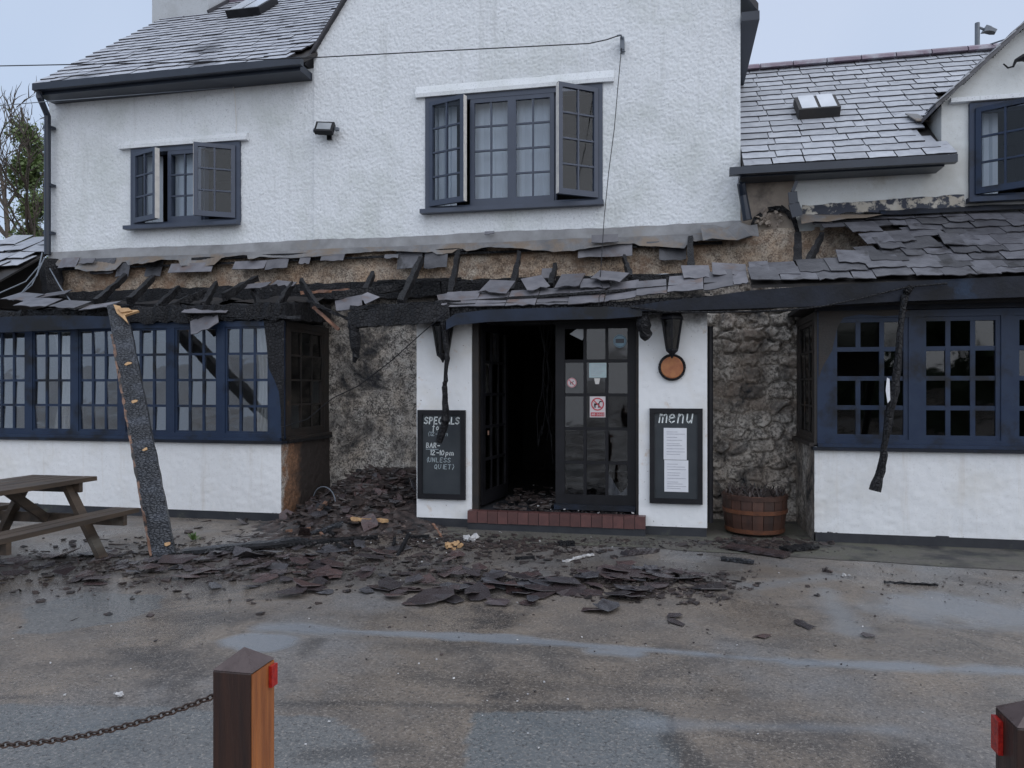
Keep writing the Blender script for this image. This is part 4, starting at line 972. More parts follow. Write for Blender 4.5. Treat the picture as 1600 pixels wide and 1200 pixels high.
# rooms behind the bays
def room(name, x0, x1, y0, y1, z0, z1, m):
    mb = MB().box(x0, x1, y1, y1 + 0.1, z0, z1).box(x0 - 0.1, x0, y0, y1 + 0.1, z0, z1).box(x1, x1 + 0.1, y0, y1 + 0.1, z0, z1).box(x0 - 0.1, x1 + 0.1, y0, y1 + 0.1, z1, z1 + 0.1).box(x0 - 0.1, x1 + 0.1, y0, y1 + 0.1, z0 - 0.1, z0)
    return obj(name, mb, m, pub)
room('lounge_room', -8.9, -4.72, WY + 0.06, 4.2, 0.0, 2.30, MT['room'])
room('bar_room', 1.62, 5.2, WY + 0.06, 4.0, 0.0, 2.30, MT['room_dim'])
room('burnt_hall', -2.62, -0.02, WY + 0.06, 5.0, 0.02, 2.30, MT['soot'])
obj('bay_floor', MB().box(xl0, BXL - 0.1, BYL + 0.21, WY + 0.05, 0.3, 0.36), MT['room_dim'], pub)
obj('bay_floor', MB().box(BXR + 0.1, 5.2, BYR + 0.21, WY + 0.05, 0.3, 0.36), MT['room_dim'], pub)

# ---------------------------------------------------------------- porch
def XP(px, Y=0.0): return PX(px, Y)
pl0, pl1, pr0, pr1 = XP(651), XP(737), XP(998), XP(1105)
for (a, b, nm) in ((pl0, pl1, 71), (pr0, pr1, 73)):
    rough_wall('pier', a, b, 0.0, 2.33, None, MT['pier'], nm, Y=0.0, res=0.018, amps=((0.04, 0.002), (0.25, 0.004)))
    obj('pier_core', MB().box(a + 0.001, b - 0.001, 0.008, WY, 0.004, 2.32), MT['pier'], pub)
    obj('plinth', MB().box(a + 0.006, b - 0.006, 0.006, WY, GZ - 0.02, 0.003), MT['plinth'], pub)
obj('drainpipe', MB().tube([(pr1 + 0.035, 0.06, 0.05), (pr1 + 0.035, 0.06, 2.15)], 0.03, 8), MT['black'], pub)
obj('door_jamb', MB().box(pl1 + 0.002, pl1 + 0.075, 0.02, 0.10, 0.10, 2.30).box(pr0 - 0.035, pr0 - 0.002, 0.10, 0.25, 0.10, 2.30).box(pl1 + 0.075, pr0 - 0.035, 0.10, 0.22, 2.25, 2.33), MT['pier'] if False else MT['navy_burnt'], pub)
# tiled step
st0, st1 = PX(730, -0.12), PX(1009, -0.12)
step = obj('step', MB().box(st0 + 0.004, st1 - 0.004, -0.105, 1.3, GZ - 0.02, 0.10), MT['plinth'], pub)
nt = 17; tw = (st1 - st0) / nt
me = mesh_of(MB().box(0.003, tw - 0.003, 0, 0.012, 0, 0.125), MT['tile'])
me2 = mesh_of(MB().box(0.003, tw - 0.003, 0, 0.11, 0, 0.012), MT['tile'])
for i in range(nt):
    place('tile', me, Matrix.Translation((st0 + i * tw, -0.12 + random.uniform(-0.002, 0.002), -0.018 + random.uniform(-0.002, 0.002))), step)
    place('tile', me2, Matrix.Translation((st0 + i * tw, -0.118, 0.102 + random.uniform(0, 0.003))), step)
# doors
def door(name, M, w, h, cols, rows, m, gm, skip=()):
    st, bar, rb = 0.105, 0.034, 0.16
    mb = MB().box(0, st, 0, 0.045, 0, h).box(w - 0.09, w, 0, 0.045, 0, h).box(st, w - 0.09, 0, 0.045, 0, rb).box(st, w - 0.09, 0, 0.045, h - 0.09, h)
    iw, ih = w - st - 0.09, h - rb - 0.09
    pw, ph = (iw - (cols - 1) * bar) / cols, (ih - (rows - 1) * bar) / rows
    for k in range(1, cols): xb = st + k * (pw + bar) - bar; mb.box(xb, xb + bar, 0.006, 0.040, rb / 2, h - 0.05)
    for j in range(1, rows): zb = rb + j * (ph + bar) - bar; mb.box(st / 2, w - 0.05, 0.009, 0.037, zb, zb + bar)
    d_ = obj(name, mb.xf(M), m, pub)
    for k in range(cols):
        for j in range(rows):
            if (k, j) in skip: continue
            place('pane', pane_mesh(pw + 0.01, ph + 0.01, gm), M @ Matrix.Translation((st + k * (pw + bar) - 0.005, 0.024, rb + j * (ph + bar) - 0.005)) @ Matrix.Rotation(R(random.uniform(-1.0, 1.0)), 4, 'Z') @ Matrix.Rotation(R(random.uniform(-1.6, 1.6)), 4, 'X'), d_)
    return d_
DY = 0.14
dx0, dx1 = PX(868, DY), pr0 - 0.04
door_r = door('door', frame((dx0, DY, 0.135), Vector((1, 0, 0)), Vector((0, 1, 0)), Vector((0, 0, 1))), dx1 - dx0, 2.11, 3, 5, MT['black'], MT['glass_smoke'], skip={(0, 4)})
obj('weather_bar', MB().box(dx0 - 0.01, dx1, DY - 0.05, DY - 0.002, 0.13, 0.19), MT['navy_dark'], door_r)
hx = pl1 + 0.09
aa = R(83)
door_l = door('open_door', frame((hx, 0.14, 0.135), Vector((math.cos(aa), math.sin(aa), 0)), Vector((-math.sin(aa), math.cos(aa), 0)), Vector((0, 0, 1))), dx1 - dx0, 2.11, 3, 5, MT['black'], MT['glass_soot'], skip={(1, 4), (2, 2), (0, 3)})
for k in range(3):
    obj('door_handle', MB().box(hx + 0.06, hx + 0.075, 0.15 + k * 0.02, 0.16 + k * 0.02, 0.95 + k * 0.03, 1.0 + k * 0.03), MT['wood_scorch'], door_l) if k == 0 else None
# burnt wires and a heap in the hall mouth
for k in range(7):
    x0 = PX(852, 0.7) + rs.uniform(-0.05, 0.09); y0 = rs.uniform(0.4, 0.9)
    pts = [(x0 + 0.05 * math.sin(j * 0.8 + k) + rs.uniform(-0.01, 0.01), y0 + 0.02 * j, 2.3 - j * rs.uniform(0.15, 0.22)) for j in range(9)]
    obj('hanging_wire', MB().tube(pts, 0.005, 5), MT['char'], pub)

# ================================================================== THINGS ON AND AROUND THE FRONT
GL = {'S': [[(.9,.85),(.5,1),(.1,.8),(.25,.58),(.7,.45),(.9,.2),(.5,0),(.05,.15)]], 'P': [[(.15,0),(.15,1),(.7,.95),(.85,.72),(.7,.5),(.15,.46)]], 'E': [[(.85,1),(.15,1),(.15,0),(.85,0)],[(.15,.52),(.7,.52)]],
      'C': [[(.9,.82),(.55,1),(.15,.75),(.12,.3),(.5,0),(.9,.16)]], 'I': [[(.5,0),(.5,1)]], 'A': [[(.05,0),(.5,1),(.95,0)],[(.22,.38),(.78,.38)]], 'L': [[(.15,1),(.15,0),(.85,0)]],
      'B': [[(.15,0),(.15,1),(.65,.95),(.75,.75),(.6,.54),(.15,.52)],[(.6,.54),(.88,.3),(.65,.02),(.15,0)]], 'R': [[(.15,0),(.15,1),(.75,.95),(.8,.65),(.15,.48)],[(.4,.5),(.9,0)]],
      'U': [[(.12,1),(.12,.25),(.5,0),(.85,.25),(.88,1)]], 'N': [[(.12,0),(.12,1),(.85,0),(.88,1)]], 'Q': [[(.5,1),(.1,.6),(.3,.05),(.75,.08),(.9,.6),(.5,1)],[(.6,.25),(.95,-.1)]], 'T': [[(.05,1),(.95,1)],[(.5,1),(.5,0)]],
      '1': [[(.3,.8),(.5,1),(.5,0)]], '2': [[(.1,.8),(.45,1),(.8,.78),(.1,0),(.9,.02)]], '7': [[(.1,1),(.85,1),(.4,0)]], '0': [[(.5,1),(.12,.6),(.3,.03),(.7,.05),(.88,.6),(.5,1)]], '-': [[(.15,.45),(.85,.45)]],
      '(': [[(.7,1.1),(.3,.6),(.6,-.1)]], ')': [[(.3,1.1),(.7,.6),(.3,-.1)]], 'f': [[(.85,1.05),(.5,1),(.42,.6),(.4,-.25)],[(.12,.6),(.75,.6)]], 'o': [[(.5,.62),(.15,.35),(.4,0),(.8,.15),(.78,.5),(.5,.62)]],
      'd': [[(.75,1),(.75,0)],[(.75,.5),(.35,.6),(.12,.3),(.35,0),(.75,.15)]], 'p': [[(.2,.6),(.2,-.35)],[(.2,.5),(.6,.62),(.85,.35),(.55,.02),(.2,.1)]], 'm': [[(.0,0),(.05,.62)],[(.05,.42),(.28,.64),(.46,.5),(.46,0)],[(.46,.42),(.78,.64),(.98,.5),(1.0,0)]],
      'e': [[(.15,.32),(.85,.38),(.6,.64),(.2,.5),(.15,.15),(.5,0),(.88,.12)]], 'n': [[(.15,0),(.2,.62)],[(.2,.42),(.55,.64),(.82,.5),(.82,0)]], 'u': [[(.15,.62),(.15,.15),(.45,0),(.8,.25)],[(.85,.62),(.82,0)]],
      'O': [[(.5,1),(.1,.6),(.3,.03),(.7,.05),(.9,.6),(.5,1)]], 'D': [[(.15,0),(.15,1),(.6,.95),(.9,.5),(.6,.04),(.15,0)]], 'G': [[(.9,.85),(.5,1),(.1,.6),(.3,.05),(.85,.1),(.88,.45),(.55,.45)]], ' ': []}
def lettering(parent, text, x, z, h, wch, Y, wd, m, slant=0.12, name='lettering'):
    mb = MB(); r = random.Random(len(text) * 7 + int(h * 1000))
    for ch in text:
        for st in GL.get(ch, []):
            pts = [Vector((x + (px_ * 0.82 + slant * pz) * wch, Y, z + pz * h + r.uniform(-.01, .01) * h)) for px_, pz in st]
            for a, b in zip(pts, pts[1:]):
                d = (b - a).normalized(); nx = Vector((-d.z, 0, d.x)) * wd / 2; e = d * wd * 0.35
                mb.prism([a - e - nx, b + e - nx, b + e + nx, a - e + nx], (0, 0.0012 + r.uniform(0, .0005), 0))
        x += wch * (0.55 if ch in 'I1-() ' else 1.0)
    return obj(name, mb, m, parent)
def board(name, label, cat, px0, px1, py0, py1, fw):
    a, b = P(px0, py1, -0.035), P(px1, py0, -0.035)
    x0, x1, z0, z1 = a.x, b.x, a.z, b.z
    t = thing(name, label, cat, ((x0 + x1) / 2, -0.02, z0))
    obj('frame', MB().box(x0, x0 + fw, -0.045, -0.006, z0, z1).box(x1 - fw, x1, -0.045, -0.006, z0, z1).box(x0 + fw, x1 - fw, -0.045, -0.006, z0, z0 + fw * 1.1).box(x0 + fw, x1 - fw, -0.045, -0.006, z1 - fw, z1), MT['black'], t)
    obj('panel', MB().box(x0 + fw - 0.004, x1 - fw + 0.004, -0.022, -0.008, z0 + 0.01, z1 - 0.01), MT['chalkboard'], t)
    return t, x0, x1, z0, z1
t, x0, x1, z0, z1 = board('chalkboard', 'black framed chalkboard headed SPECIALS on the white pier beside the open door', 'chalkboard', 652.5, 727, 641, 779, 0.055)
YB = -0.026
W_ = x1 - x0; H_ = z1 - z0
def at(fx, fz): return x0 + W_ * fx, z1 - H_ * fz
for (s, fx, fz, h, wch, wd, m) in (('SPECIALS', 0.13, 0.155, 0.075, 0.057, 0.014, 'chalk'), ('food', 0.30, 0.225, 0.066, 0.044, 0.009, 'chalk'), ('(12-7pm', 0.20, 0.29, 0.045, 0.044, 0.006, 'chalk_dim'),
                                   ('BAR-', 0.17, 0.425, 0.055, 0.044, 0.009, 'chalk'), ('12-10pm', 0.24, 0.505, 0.055, 0.052, 0.008, 'chalk'), ('(UNLESS', 0.17, 0.585, 0.05, 0.046, 0.007, 'chalk_dim'), ('QUIET)', 0.34, 0.66, 0.05, 0.046, 0.007, 'chalk_dim')):
    X, Z = at(fx, fz); lettering(t, s, X, Z, h, wch, YB, wd, MT[m])
X, Z = at(0.17, 0.445); obj('underline', MB().box(X, X + 0.15, YB, YB + 0.002, Z, Z + 0.007), MT['chalk_dim'], t)
t, x0, x1, z0, z1 = board('menu_board', 'black framed board headed menu with two white paper sheets', 'menu board', 1015, 1098, 638.5, 786, 0.05)
W_ = x1 - x0; H_ = z1 - z0
X, Z = at(0.18, 0.150); lettering(t, 'menu', X, Z, 0.15, 0.092, YB, 0.0135, MT['chalk'], 0.2)
for (a, b, cc, d_) in ((1037, 1073, 669, 718), (1038, 1075.5, 719.5, 768)):
    p, q_ = P(a, d_, -0.027), P(b, cc, -0.027)
    sh = obj('paper_sheet', MB().box(p.x, q_.x, -0.027, -0.0235, p.z, q_.z), MT['paper'], t)
    mb = MB(); zz = q_.z - 0.045
    while zz > p.z + 0.03:
        wln = (q_.x - p.x) * random.uniform(0.4, 0.8); mb.box(p.x + 0.03, p.x + 0.03 + wln, -0.0285, -0.0275, zz, zz + 0.006); zz -= random.uniform(0.018, 0.04)
    obj('print', mb, MT['paper_text'], sh)

def lantern(px, py, label, hang=0.0):
    c = P(px, py, -0.16)
    t = thing('wall_lantern', label, 'lantern', c, 'wall lanterns on the porch piers')
    n = 6
    bars = MB()
    for k in range(n):
        a = 2 * math.pi * k / n + R(30)
        bars.beam(c + Vector((0.065 * math.cos(a), 0.065 * math.sin(a), -0.17)), c + Vector((0.115 * math.cos(a), 0.115 * math.sin(a), 0.14)), 0.016, 0.016)
    obj('cage', bars, MT['black'], t)
    obj('lantern_glass', MB().lathe([(0.058, -0.165), (0.106, 0.135)], 6, c, R(30)), MT['glass_soot'], t)
    obj('bulb', MB().lathe([(0.008, -0.06), (0.024, -0.03), (0.026, 0.02), (0.012, 0.07)], 8, c), MT['lamp_glass'], t)
    obj('cap', MB().lathe([(0.135, 0.14), (0.128, 0.165), (0.09, 0.215), (0.045, 0.25), (0.02, 0.29)], 6, c, R(30)), MT['black'], t)
    obj('bottom', MB().lathe([(0.008, -0.27), (0.018, -0.245), (0.035, -0.22), (0.072, -0.19), (0.072, -0.168)], 6, c, R(30)), MT['black'], t)
    obj('bracket', MB().beam(c + Vector((0, 0.0, 0.22)), c + Vector((0, 0.15, 0.20)), 0.03, 0.03).box(c.x - 0.035, c.x + 0.035, -0.02, 0.004, c.z - 0.02, c.z + 0.24), MT['black'], t)
lantern(692, 529, 'black tapered wall lantern above the SPECIALS chalkboard')
lantern(1050, 520, 'black tapered wall lantern above the round wooden disc')
c = P(1050, 574, -0.03)
t = thing('round_plaque', 'round orange wooden disc with dark rim on the white pier', 'plaque', c)
Mx = Matrix.Translation(c) @ Matrix.Rotation(R(90), 4, 'X')
obj('disc', MB().lathe([(0.118, -0.02), (0.118, 0.012), (0.11, 0.016)], 32).xf(Mx), MT['plaque'], t)
obj('rim', MB().tube([Mx @ Vector((0.128 * math.cos(a), 0.128 * math.sin(a), 0.0)) for a in [2 * math.pi * k / 32 for k in range(32)]], 0.018, 6, True), MT['char'], t)

# stickers and signs on the shut door leaf
YD = DY - 0.0045
def flat(name, label, cat, px0, px1, py0, py1, m, Y=YD):
    a, b = P(px0, py1, Y), P(px1, py0, Y)
    t = thing(name, label, cat, ((a.x + b.x) / 2, Y, a.z))
    obj('sheet', MB().box(a.x, b.x, Y, Y + 0.003, a.z, b.z), MT[m], t)
    return t, a, b
def ring(cx, cz, r, wd, Y):
    mb = MB()
    for k in range(24):
        a0, a1 = 2 * math.pi * k / 24, 2 * math.pi * (k + 1) / 24
        mb.prism([(cx + (r - wd) * math.cos(a0), Y, cz + (r - wd) * math.sin(a0)), (cx + r * math.cos(a0), Y, cz + r * math.sin(a0)), (cx + r * math.cos(a1), Y, cz + r * math.sin(a1)), (cx + (r - wd) * math.cos(a1), Y, cz + (r - wd) * math.sin(a1))], (0, 0.001, 0))
    return mb
def dog(cx, cz, s, Y):
    mb = MB()
    def poly(p): mb.prism([(cx + a * s, Y, cz + b * s) for a, b in p], (0, 0.0008, 0))
    poly([(-.55, .12), (.3, .16), (.3, -.12), (-.5, -.14)]); poly([(-.55, .1), (-.38, .1), (-.5, -.6), (-.62, -.6)]); poly([(-.38, -.1), (-.26, -.1), (-.30, -.6), (-.42, -.6)])
    poly([(.1, -.1), (.22, -.1), (.16, -.6), (.05, -.6)]); poly([(.2, -.1), (.31, -.1), (.34, -.6), (.23, -.6)]); poly([(.15, .1), (.32, .12), (.48, .48), (.3, .5)])
    poly([(.28, .5), (.5, .55), (.72, .42), (.70, .32), (.4, .34)]); poly([(-.55, .12), (-.5, .05), (-.72, .36), (-.76, .34)])
    return mb
t, a, b = flat('no_dogs_sign', 'white rectangular sign with a dog inside a red prohibition circle', 'sign', 921.5, 946, 619.5, 652, 'sticker')
cx, cz = (a.x + b.x) / 2, b.z - 0.086; Ys = YD - 0.0015
obj('pictogram', dog(cx, cz, 0.07, Ys), MT['black'], t)
mb = ring(cx, cz, 0.072, 0.013, Ys - 0.0016); mb.beam((cx - 0.046, Ys - 0.0022, cz + 0.046), (cx + 0.046, Ys - 0.0022, cz - 0.046), 0.001, 0.012, (1, 0, 1))
obj('red_circle', mb, MT['red'], t)
obj('red_band', MB().box(a.x + 0.012, b.x - 0.012, Ys - 0.001, Ys + 0.001, a.z + 0.012, a.z + 0.055), MT['red'], t)
lettering(t, 'NO DOGS', a.x + 0.022, a.z + 0.022, 0.022, 0.0215, Ys - 0.0035, 0.005, MT['sticker'])
c = P(893.5, 598, YD)
t = thing('round_sticker', 'small round white sticker with red cross strokes on the door stile side pane', 'sticker', c)
Mx = Matrix.Translation(c) @ Matrix.Rotation(R(90), 4, 'X')
obj('disc', MB().lathe([(0.055, -0.001), (0.055, 0.002)], 24).xf(Mx), MT['sticker'], t)
obj('pictogram', dog(c.x, c.z, 0.035, YD - 0.0035), MT['black'], t)
mb = ring(c.x, c.z, 0.052, 0.006, YD - 0.0045); mb.beam((c.x - 0.034, YD - 0.005, c.z + 0.034), (c.x + 0.034, YD - 0.005, c.z - 0.034), 0.001, 0.008, (1, 0, 1)); obj('red_circle', mb, MT['red'], t)
c = P(968.5, 533, YD)
t = thing('round_sticker', 'round pale blue sticker with a dark oblong in the top door pane', 'sticker', c)
Mx = Matrix.Translation(c) @ Matrix.Rotation(R(90), 4, 'X')
obj('disc', MB().lathe([(0.073, -0.001), (0.073, 0.002)], 24).xf(Mx), MT['sticker_blue'], t)
obj('emblem', MB().box(c.x - 0.048, c.x + 0.048, YD - 0.004, YD - 0.0025, c.z - 0.022, c.z + 0.026), MT['gutter'], t)
obj('ring', ring(c.x, c.z, 0.066, 0.005, YD - 0.0035), MT['gutter'], t)
lettering(t, 'GOOD', c.x - 0.038, c.z - 0.010, 0.022, 0.02, YD - 0.0055, 0.004, MT['sticker_blue'], 0) if False else None
t, a, b = flat('notice', 'pale green notice sheet in the middle door pane', 'notice', 920.5, 947.5, 567, 590, 'sticker_cyan')
mb = MB()
for k in range(6): mb.box(a.x + 0.02, b.x - 0.02 - 0.03 * (k % 3), YD - 0.002, YD - 0.0008, b.z - 0.025 - k * 0.023, b.z - 0.019 - k * 0.023)
obj('print', mb, MT['paper_text'], t)
a = P(933, 596, YD)
tag(obj('paper_scrap', MB().prism([(a.x - 0.034, YD, a.z + 0.035), (a.x + 0.034, YD, a.z + 0.035), (a.x + 0.02, YD, a.z - 0.03), (a.x - 0.02, YD, a.z - 0.03)], (0, 0.003, 0)), MT['white_edge']), 'small cream shield-shaped scrap below the pale green notice', 'paper')
a = P(982, 757, DY + 0.3)
tag(obj('leaflet', MB().prism([P(950, 775, DY + 0.12), P(972, 775, DY + 0.12), P(948, 735, DY + 0.25)], (0, 0.006, 0)), MT['paper']), 'folded white sheet leaning behind the middle bottom door pane', 'paper')
tag(obj('leaflet', MB().prism([P(966, 776, DY + 0.10), P(990, 776, DY + 0.10), P(990, 752, DY + 0.2), P(978, 762, DY + 0.2)], (0, 0.006, 0)), MT['paper']), 'white sheet lying behind the bottom corner door pane', 'paper')
# cracked glass shard
a = [P(*k, DY + 0.03) for k in ((890, 522), (905, 511), (917, 513), (910, 532))]
tag(obj('glass_shard', MB().prism(a, (0, 0.004, 0)), MT['lamp_glass']), 'cracked pale glass shard left in the broken top door pane', 'shard')

# floodlight
c = P(507, 199, WY - 0.16)
t = thing('floodlight', 'black floodlight on the white wall between the upper windows', 'floodlight', c)
Mx = Matrix.Translation(c) @ Matrix.Rotation(R(-28), 4, 'X') @ Matrix.Rotation(R(8), 4, 'Z')
obj('housing', MB().box(-0.125, 0.125, -0.02, 0.05, -0.085, 0.085).box(-0.10, 0.10, 0.05, 0.09, -0.05, 0.05).xf(Mx), MT['black'], t)
obj('lens', MB().box(-0.095, 0.095, -0.026, -0.0215, -0.058, 0.058).xf(Mx), MT['lamp_glass'], t)
obj('bracket', MB().beam(c + Vector((0, 0.05, -0.03)), c + Vector((0, 0.16, -0.05)), 0.05, 0.03).box(c.x - 0.03, c.x + 0.03, c.y + 0.13, c.y + 0.16, c.z - 0.12, c.z + 0.03), MT['black'], t)
obj('sensor', MB().lathe([(0.03, -0.03), (0.035, 0.0), (0.02, 0.03)], 10, c + Vector((-0.17, 0.08, 0.0))).box(c.x + 0.12, c.x + 0.17, c.y + 0.05, c.y + 0.1, c.z - 0.03, c.z + 0.01), MT['steel'], t)

# barrel planter
bc = Vector((PX(1179, 0.36), 0.36, GZ + 0.03))
t = thing('half_barrel', 'brown half barrel planter with hoops in the sooty stone recess', 'planter', bc)
ns = 18
for k in range(ns):
    a0, a1 = 2 * math.pi * (k + 0.03) / ns, 2 * math.pi * (k + 0.97) / ns
    mb = MB(); prof = [(0.302, 0.0), (0.325, 0.13), (0.340, 0.28), (0.342, 0.41)]
    for r_, z_ in prof:
        for (aa_, rr_) in ((a0, r_), (a1, r_), (a1, r_ - 0.025), (a0, r_ - 0.025)): mb.v.append(bc + Vector((rr_ * math.cos(aa_), rr_ * math.sin(aa_), z_)))
    for i in range(3):
        for s in range(4): mb.f.append((i * 4 + s, i * 4 + (s + 1) % 4, i * 4 + 4 + (s + 1) % 4, i * 4 + 4 + s))
    mb.f += [(3, 2, 1, 0), (12, 13, 14, 15)]
    obj('stave', mb, MT['barrel'], t)
for zz, rr_ in ((0.03, 0.312), (0.235, 0.340), (0.38, 0.346)):
    obj('hoop', MB().lathe([(rr_ - 0.006, zz - 0.022), (rr_ + 0.003, zz - 0.02), (rr_ + 0.006, zz + 0.02), (rr_ - 0.004, zz + 0.022)], 32, bc), MT['hoop'] if zz < 0.3 else MT['barrel'], t)
mb = MB(); rb = random.Random(2)
mb.lathe([(0.31, 0.33), (0.30, 0.37), (0.2, 0.41), (0.05, 0.43)], 20, bc)
for k in range(160):
    a, r_ = rb.uniform(0, 6.28), 0.31 * math.sqrt(rb.random()); p = bc + Vector((r_ * math.cos(a), r_ * math.sin(a), 0.39))
    mb.beam(p, p + Vector((rb.uniform(-.08, .08), rb.uniform(-.08, .08), rb.uniform(0.02, 0.10))), 0.012, 0.008, n=1, jit=0.003)
obj('burnt_soil', mb, MT['chips'], t)

# hanging burnt strips
def strip(name, pts, Y0, Y1, w, label, n=3):
    r = random.Random(int(pts[0][0])); mb = MB(); m = len(pts); w3 = []
    for i, (a, b, k) in enumerate(pts): w3.append((P(a, b, Y0 + (Y1 - Y0) * i / (m - 1)), k))
    out = []
    for i in range(m - 1):
        for s in range(n): f = s / n; out.append((w3[i][0].lerp(w3[i + 1][0], f) + Vector((r.uniform(-.006, .006), r.uniform(-.006, .006), 0)), w3[i][1] * (1 - f) + w3[i + 1][1] * f))
    out.append(w3[-1])
    mb.tube([o_[0] for o_ in out], [w * o_[1] * r.uniform(0.85, 1.15) for o_ in out], 7)
    return obj(name, mb, MT['char'], None, label, 'strip')
strip('melted_strip', [(694, 497, 1.6), (695, 530, 0.9), (699, 560, 0.8), (696, 595, 0.7), (694, 605, 0.9), (697, 640, 1.2), (694, 665, 1.4), (685, 691, 1.2)], -0.30, -0.26, 0.034, 'long melted black gutter strip hanging in front of the chalkboard', 3)
strip('melted_strip', [(553, 508, 1.5), (555, 535, 1.4), (556, 558, 0.9), (553, 566, 0.5)], -0.30, -0.28, 0.042, 'short charred strip hanging from the eave beam before the speckled wall')
strip('melted_strip', [(1006, 488, 1.2), (1005, 505, 1.5), (1009, 522, 1.5), (1004, 530, 0.8)], -0.30, -0.24, 0.045, 'crumpled charred flap hanging beside the top corner of the shut door')
strip('melted_strip', [(1424, 447, 1.0), (1413, 462, 1.2), (1408, 505, 0.9), (1403, 560, 1.0), (1398, 610, 1.4), (1388, 660, 1.3), (1382, 700, 0.9), (1376, 735, 1.4), (1367, 767, 1.6)], -0.36, -0.42, 0.032, 'longest melted gutter strip dangling in front of the right-hand bay window', 3)
a = [P(*k, -0.45) for k in ((1386, 590), (1390, 592), (1391, 625), (1387, 630), (1384, 610))]
tag(obj('pale_shred', MB().prism(a, (0, 0.004, 0)), MT['paper']), 'narrow pale shred stuck to the longest dangling strip', 'shred')

# wires
def wire(name, pts, label, r=0.006, m='black'):
    return obj(name, MB().tube(pts, r, 5), MT[m], None, label, 'cable')
br = P(972, 66, WY - 0.12)
far = P(-260, 104, 3.0) + Vector((-6, 0, 0.4)); pts = []
l0 = P(490, 90, 0.55)
ptsA = [P(965, 56, 1.02), P(948, 62, 0.98), P(920, 68, 0.95), P(700, 79, 0.75), P(490, 90, 0.55), P(300, 97, 0.3), P(100, 101, 0.1), P(0, 103, 0.0), P(-150, 104, -0.2)]
wire('overhead_cable', ptsA, 'upper overhead cable strung to the bracket beside the gable window', 0.007)
wire('overhead_cable', [P(364, 136, 1.16), P(340, 138, 1.1), P(200, 149, 0.9), P(80, 158, 0.7), P(0, 165, 0.5), P(-150, 180, 0.2)], 'lower overhead cable ending on the white wall left of the floodlight', 0.006, 'steel')
obj('wall_cable', MB().tube([P(364, 134, WY - 0.02), P(367, 150, WY - 0.015), P(369, 185, WY - 0.015), P(369, 217, WY - 0.015)], 0.006, 5), MT['white_edge'], pub)
obj('cable_bracket', MB().box(br.x - 0.025, br.x + 0.025, 1.08, 1.19, br.z - 0.08, br.z + 0.07).tube([P(964, 56, 1.05), P(970, 55, 1.05), P(973, 60, 1.07)], 0.012, 6).tube([br + Vector((0.0, 0, -0.1)), br + Vector((0.04, -0.03, -0.13)), br + Vector((0.03, -0.05, -0.17)), br + Vector((-0.02, -0.02, -0.14))], 0.006, 5), MT['steel'], pub)
wire('drop_cable', [P(971, 75, 1.05), P(966, 130, 0.98), P(960, 200, 0.9), P(951, 270, 0.8), P(944, 340, 0.6), P(939, 420, 0.1), P(937, 440, -0.1), P(943, 452, -0.36), P(936, 464, -0.42), P(936, 478, -0.42)], 'thin cable hanging from the gable bracket to the porch eave', 0.005)
wire('loose_wire', [P(700, 486, -0.38), P(660, 520, -0.35), P(610, 565, -0.25), P(560, 603, -0.2), P(520, 622, -0.15), P(480, 655, -0.2), P(440, 668, -0.2)], 'loose wire slanting across the speckled wall to the left-hand bay', 0.006)
ptsC = [P(a, b, -0.385) for a, b in ((985, 480), (1040, 487), (1100, 488), (1170, 487), (1230, 485), (1290, 478), (1350, 465), (1420, 448), (1480, 443))]
obj('sagging_trim', MB().tube(ptsC, 0.009, 6), MT['char'], pub)

# street lamp behind
lb = P(1527, 75, 12.0); top = P(1527, 36, 12.0)
t = thing('street_lamp', 'grey street lamp rising behind the frosted slate ridge', 'street lamp', (lb.x, 12.0, GZ))
obj('pole', MB().tube([(lb.x, 12, GZ), (lb.x, 12, top.z)], [0.08, 0.055], 10), MT['steel'], t)
obj('arm', MB().tube([P(1527, 42, 12), P(1538, 46, 12)], 0.03, 6), MT['steel'], t)
c = P(1546, 49, 12)
obj('lamp_head', MB().beam(P(1537, 46, 12), P(1555, 50, 12), 0.22, 0.13, n=3, jit=0.02, taper=0.6), MT['steel'], t)
obj('guy_wire', MB().tube([P(1520, 78, 4.0), P(1545, 70, 3.6), P(1575, 60, 3.2)], 0.012, 5), MT['steel'], pub)
# twisted bracket on the dormer
obj('dormer_bracket', MB().tube([P(1568, 100, 1.12), P(1575, 106, 1.08), P(1583, 104, 1.06), P(1587, 95, 1.06), P(1598, 90, 1.06), P(1612, 92, 1.1)], [0.008, 0.01, 0.012, 0.02, 0.04, 0.05], 6), MT['black'], pub)

# ---------------------------------------------------------------- leaning charred post
pb, pt = G(257, 872), P(183, 477, -0.44)
t = thing('charred_post', 'tall charred timber leaning against the burnt eave before the left-hand bay', 'timber', pb)
ax = (pt - pb).normalized(); sx = Vector((0.97, 0.24, 0)); sx = (sx - ax * sx.dot(ax)).normalized(); ny = ax.cross(sx)
Ll = (pt - pb).length; nseg = 26; mb = MB(); rp = random.Random(4)
for i in range(nseg + 1):
    f = i / nseg; c = pb + ax * (Ll * f); wL, wR = 0.105 + rp.uniform(-.004, .004), 0.105 + rp.uniform(-.006, .004)
    if f > 0.90: wR = 0.105 - (f - 0.90) * 1.2 + rp.uniform(-.01, .01)
    for (a, b) in ((-wL, 0.035), (-wL, -0.035), (-wL * 0.5, -0.039), (0, -0.038), (wR * 0.5, -0.039), (wR, -0.035), (wR, 0.035)):
        mb.v.append(c + sx * a - ny * b * -1 + ax * rp.uniform(-.004, .004))
for i in range(nseg):
    for a in range(7): b = (a + 1) % 7; mb.f.append((i * 7 + a, i * 7 + b, i * 7 + 7 + b, i * 7 + 7 + a))
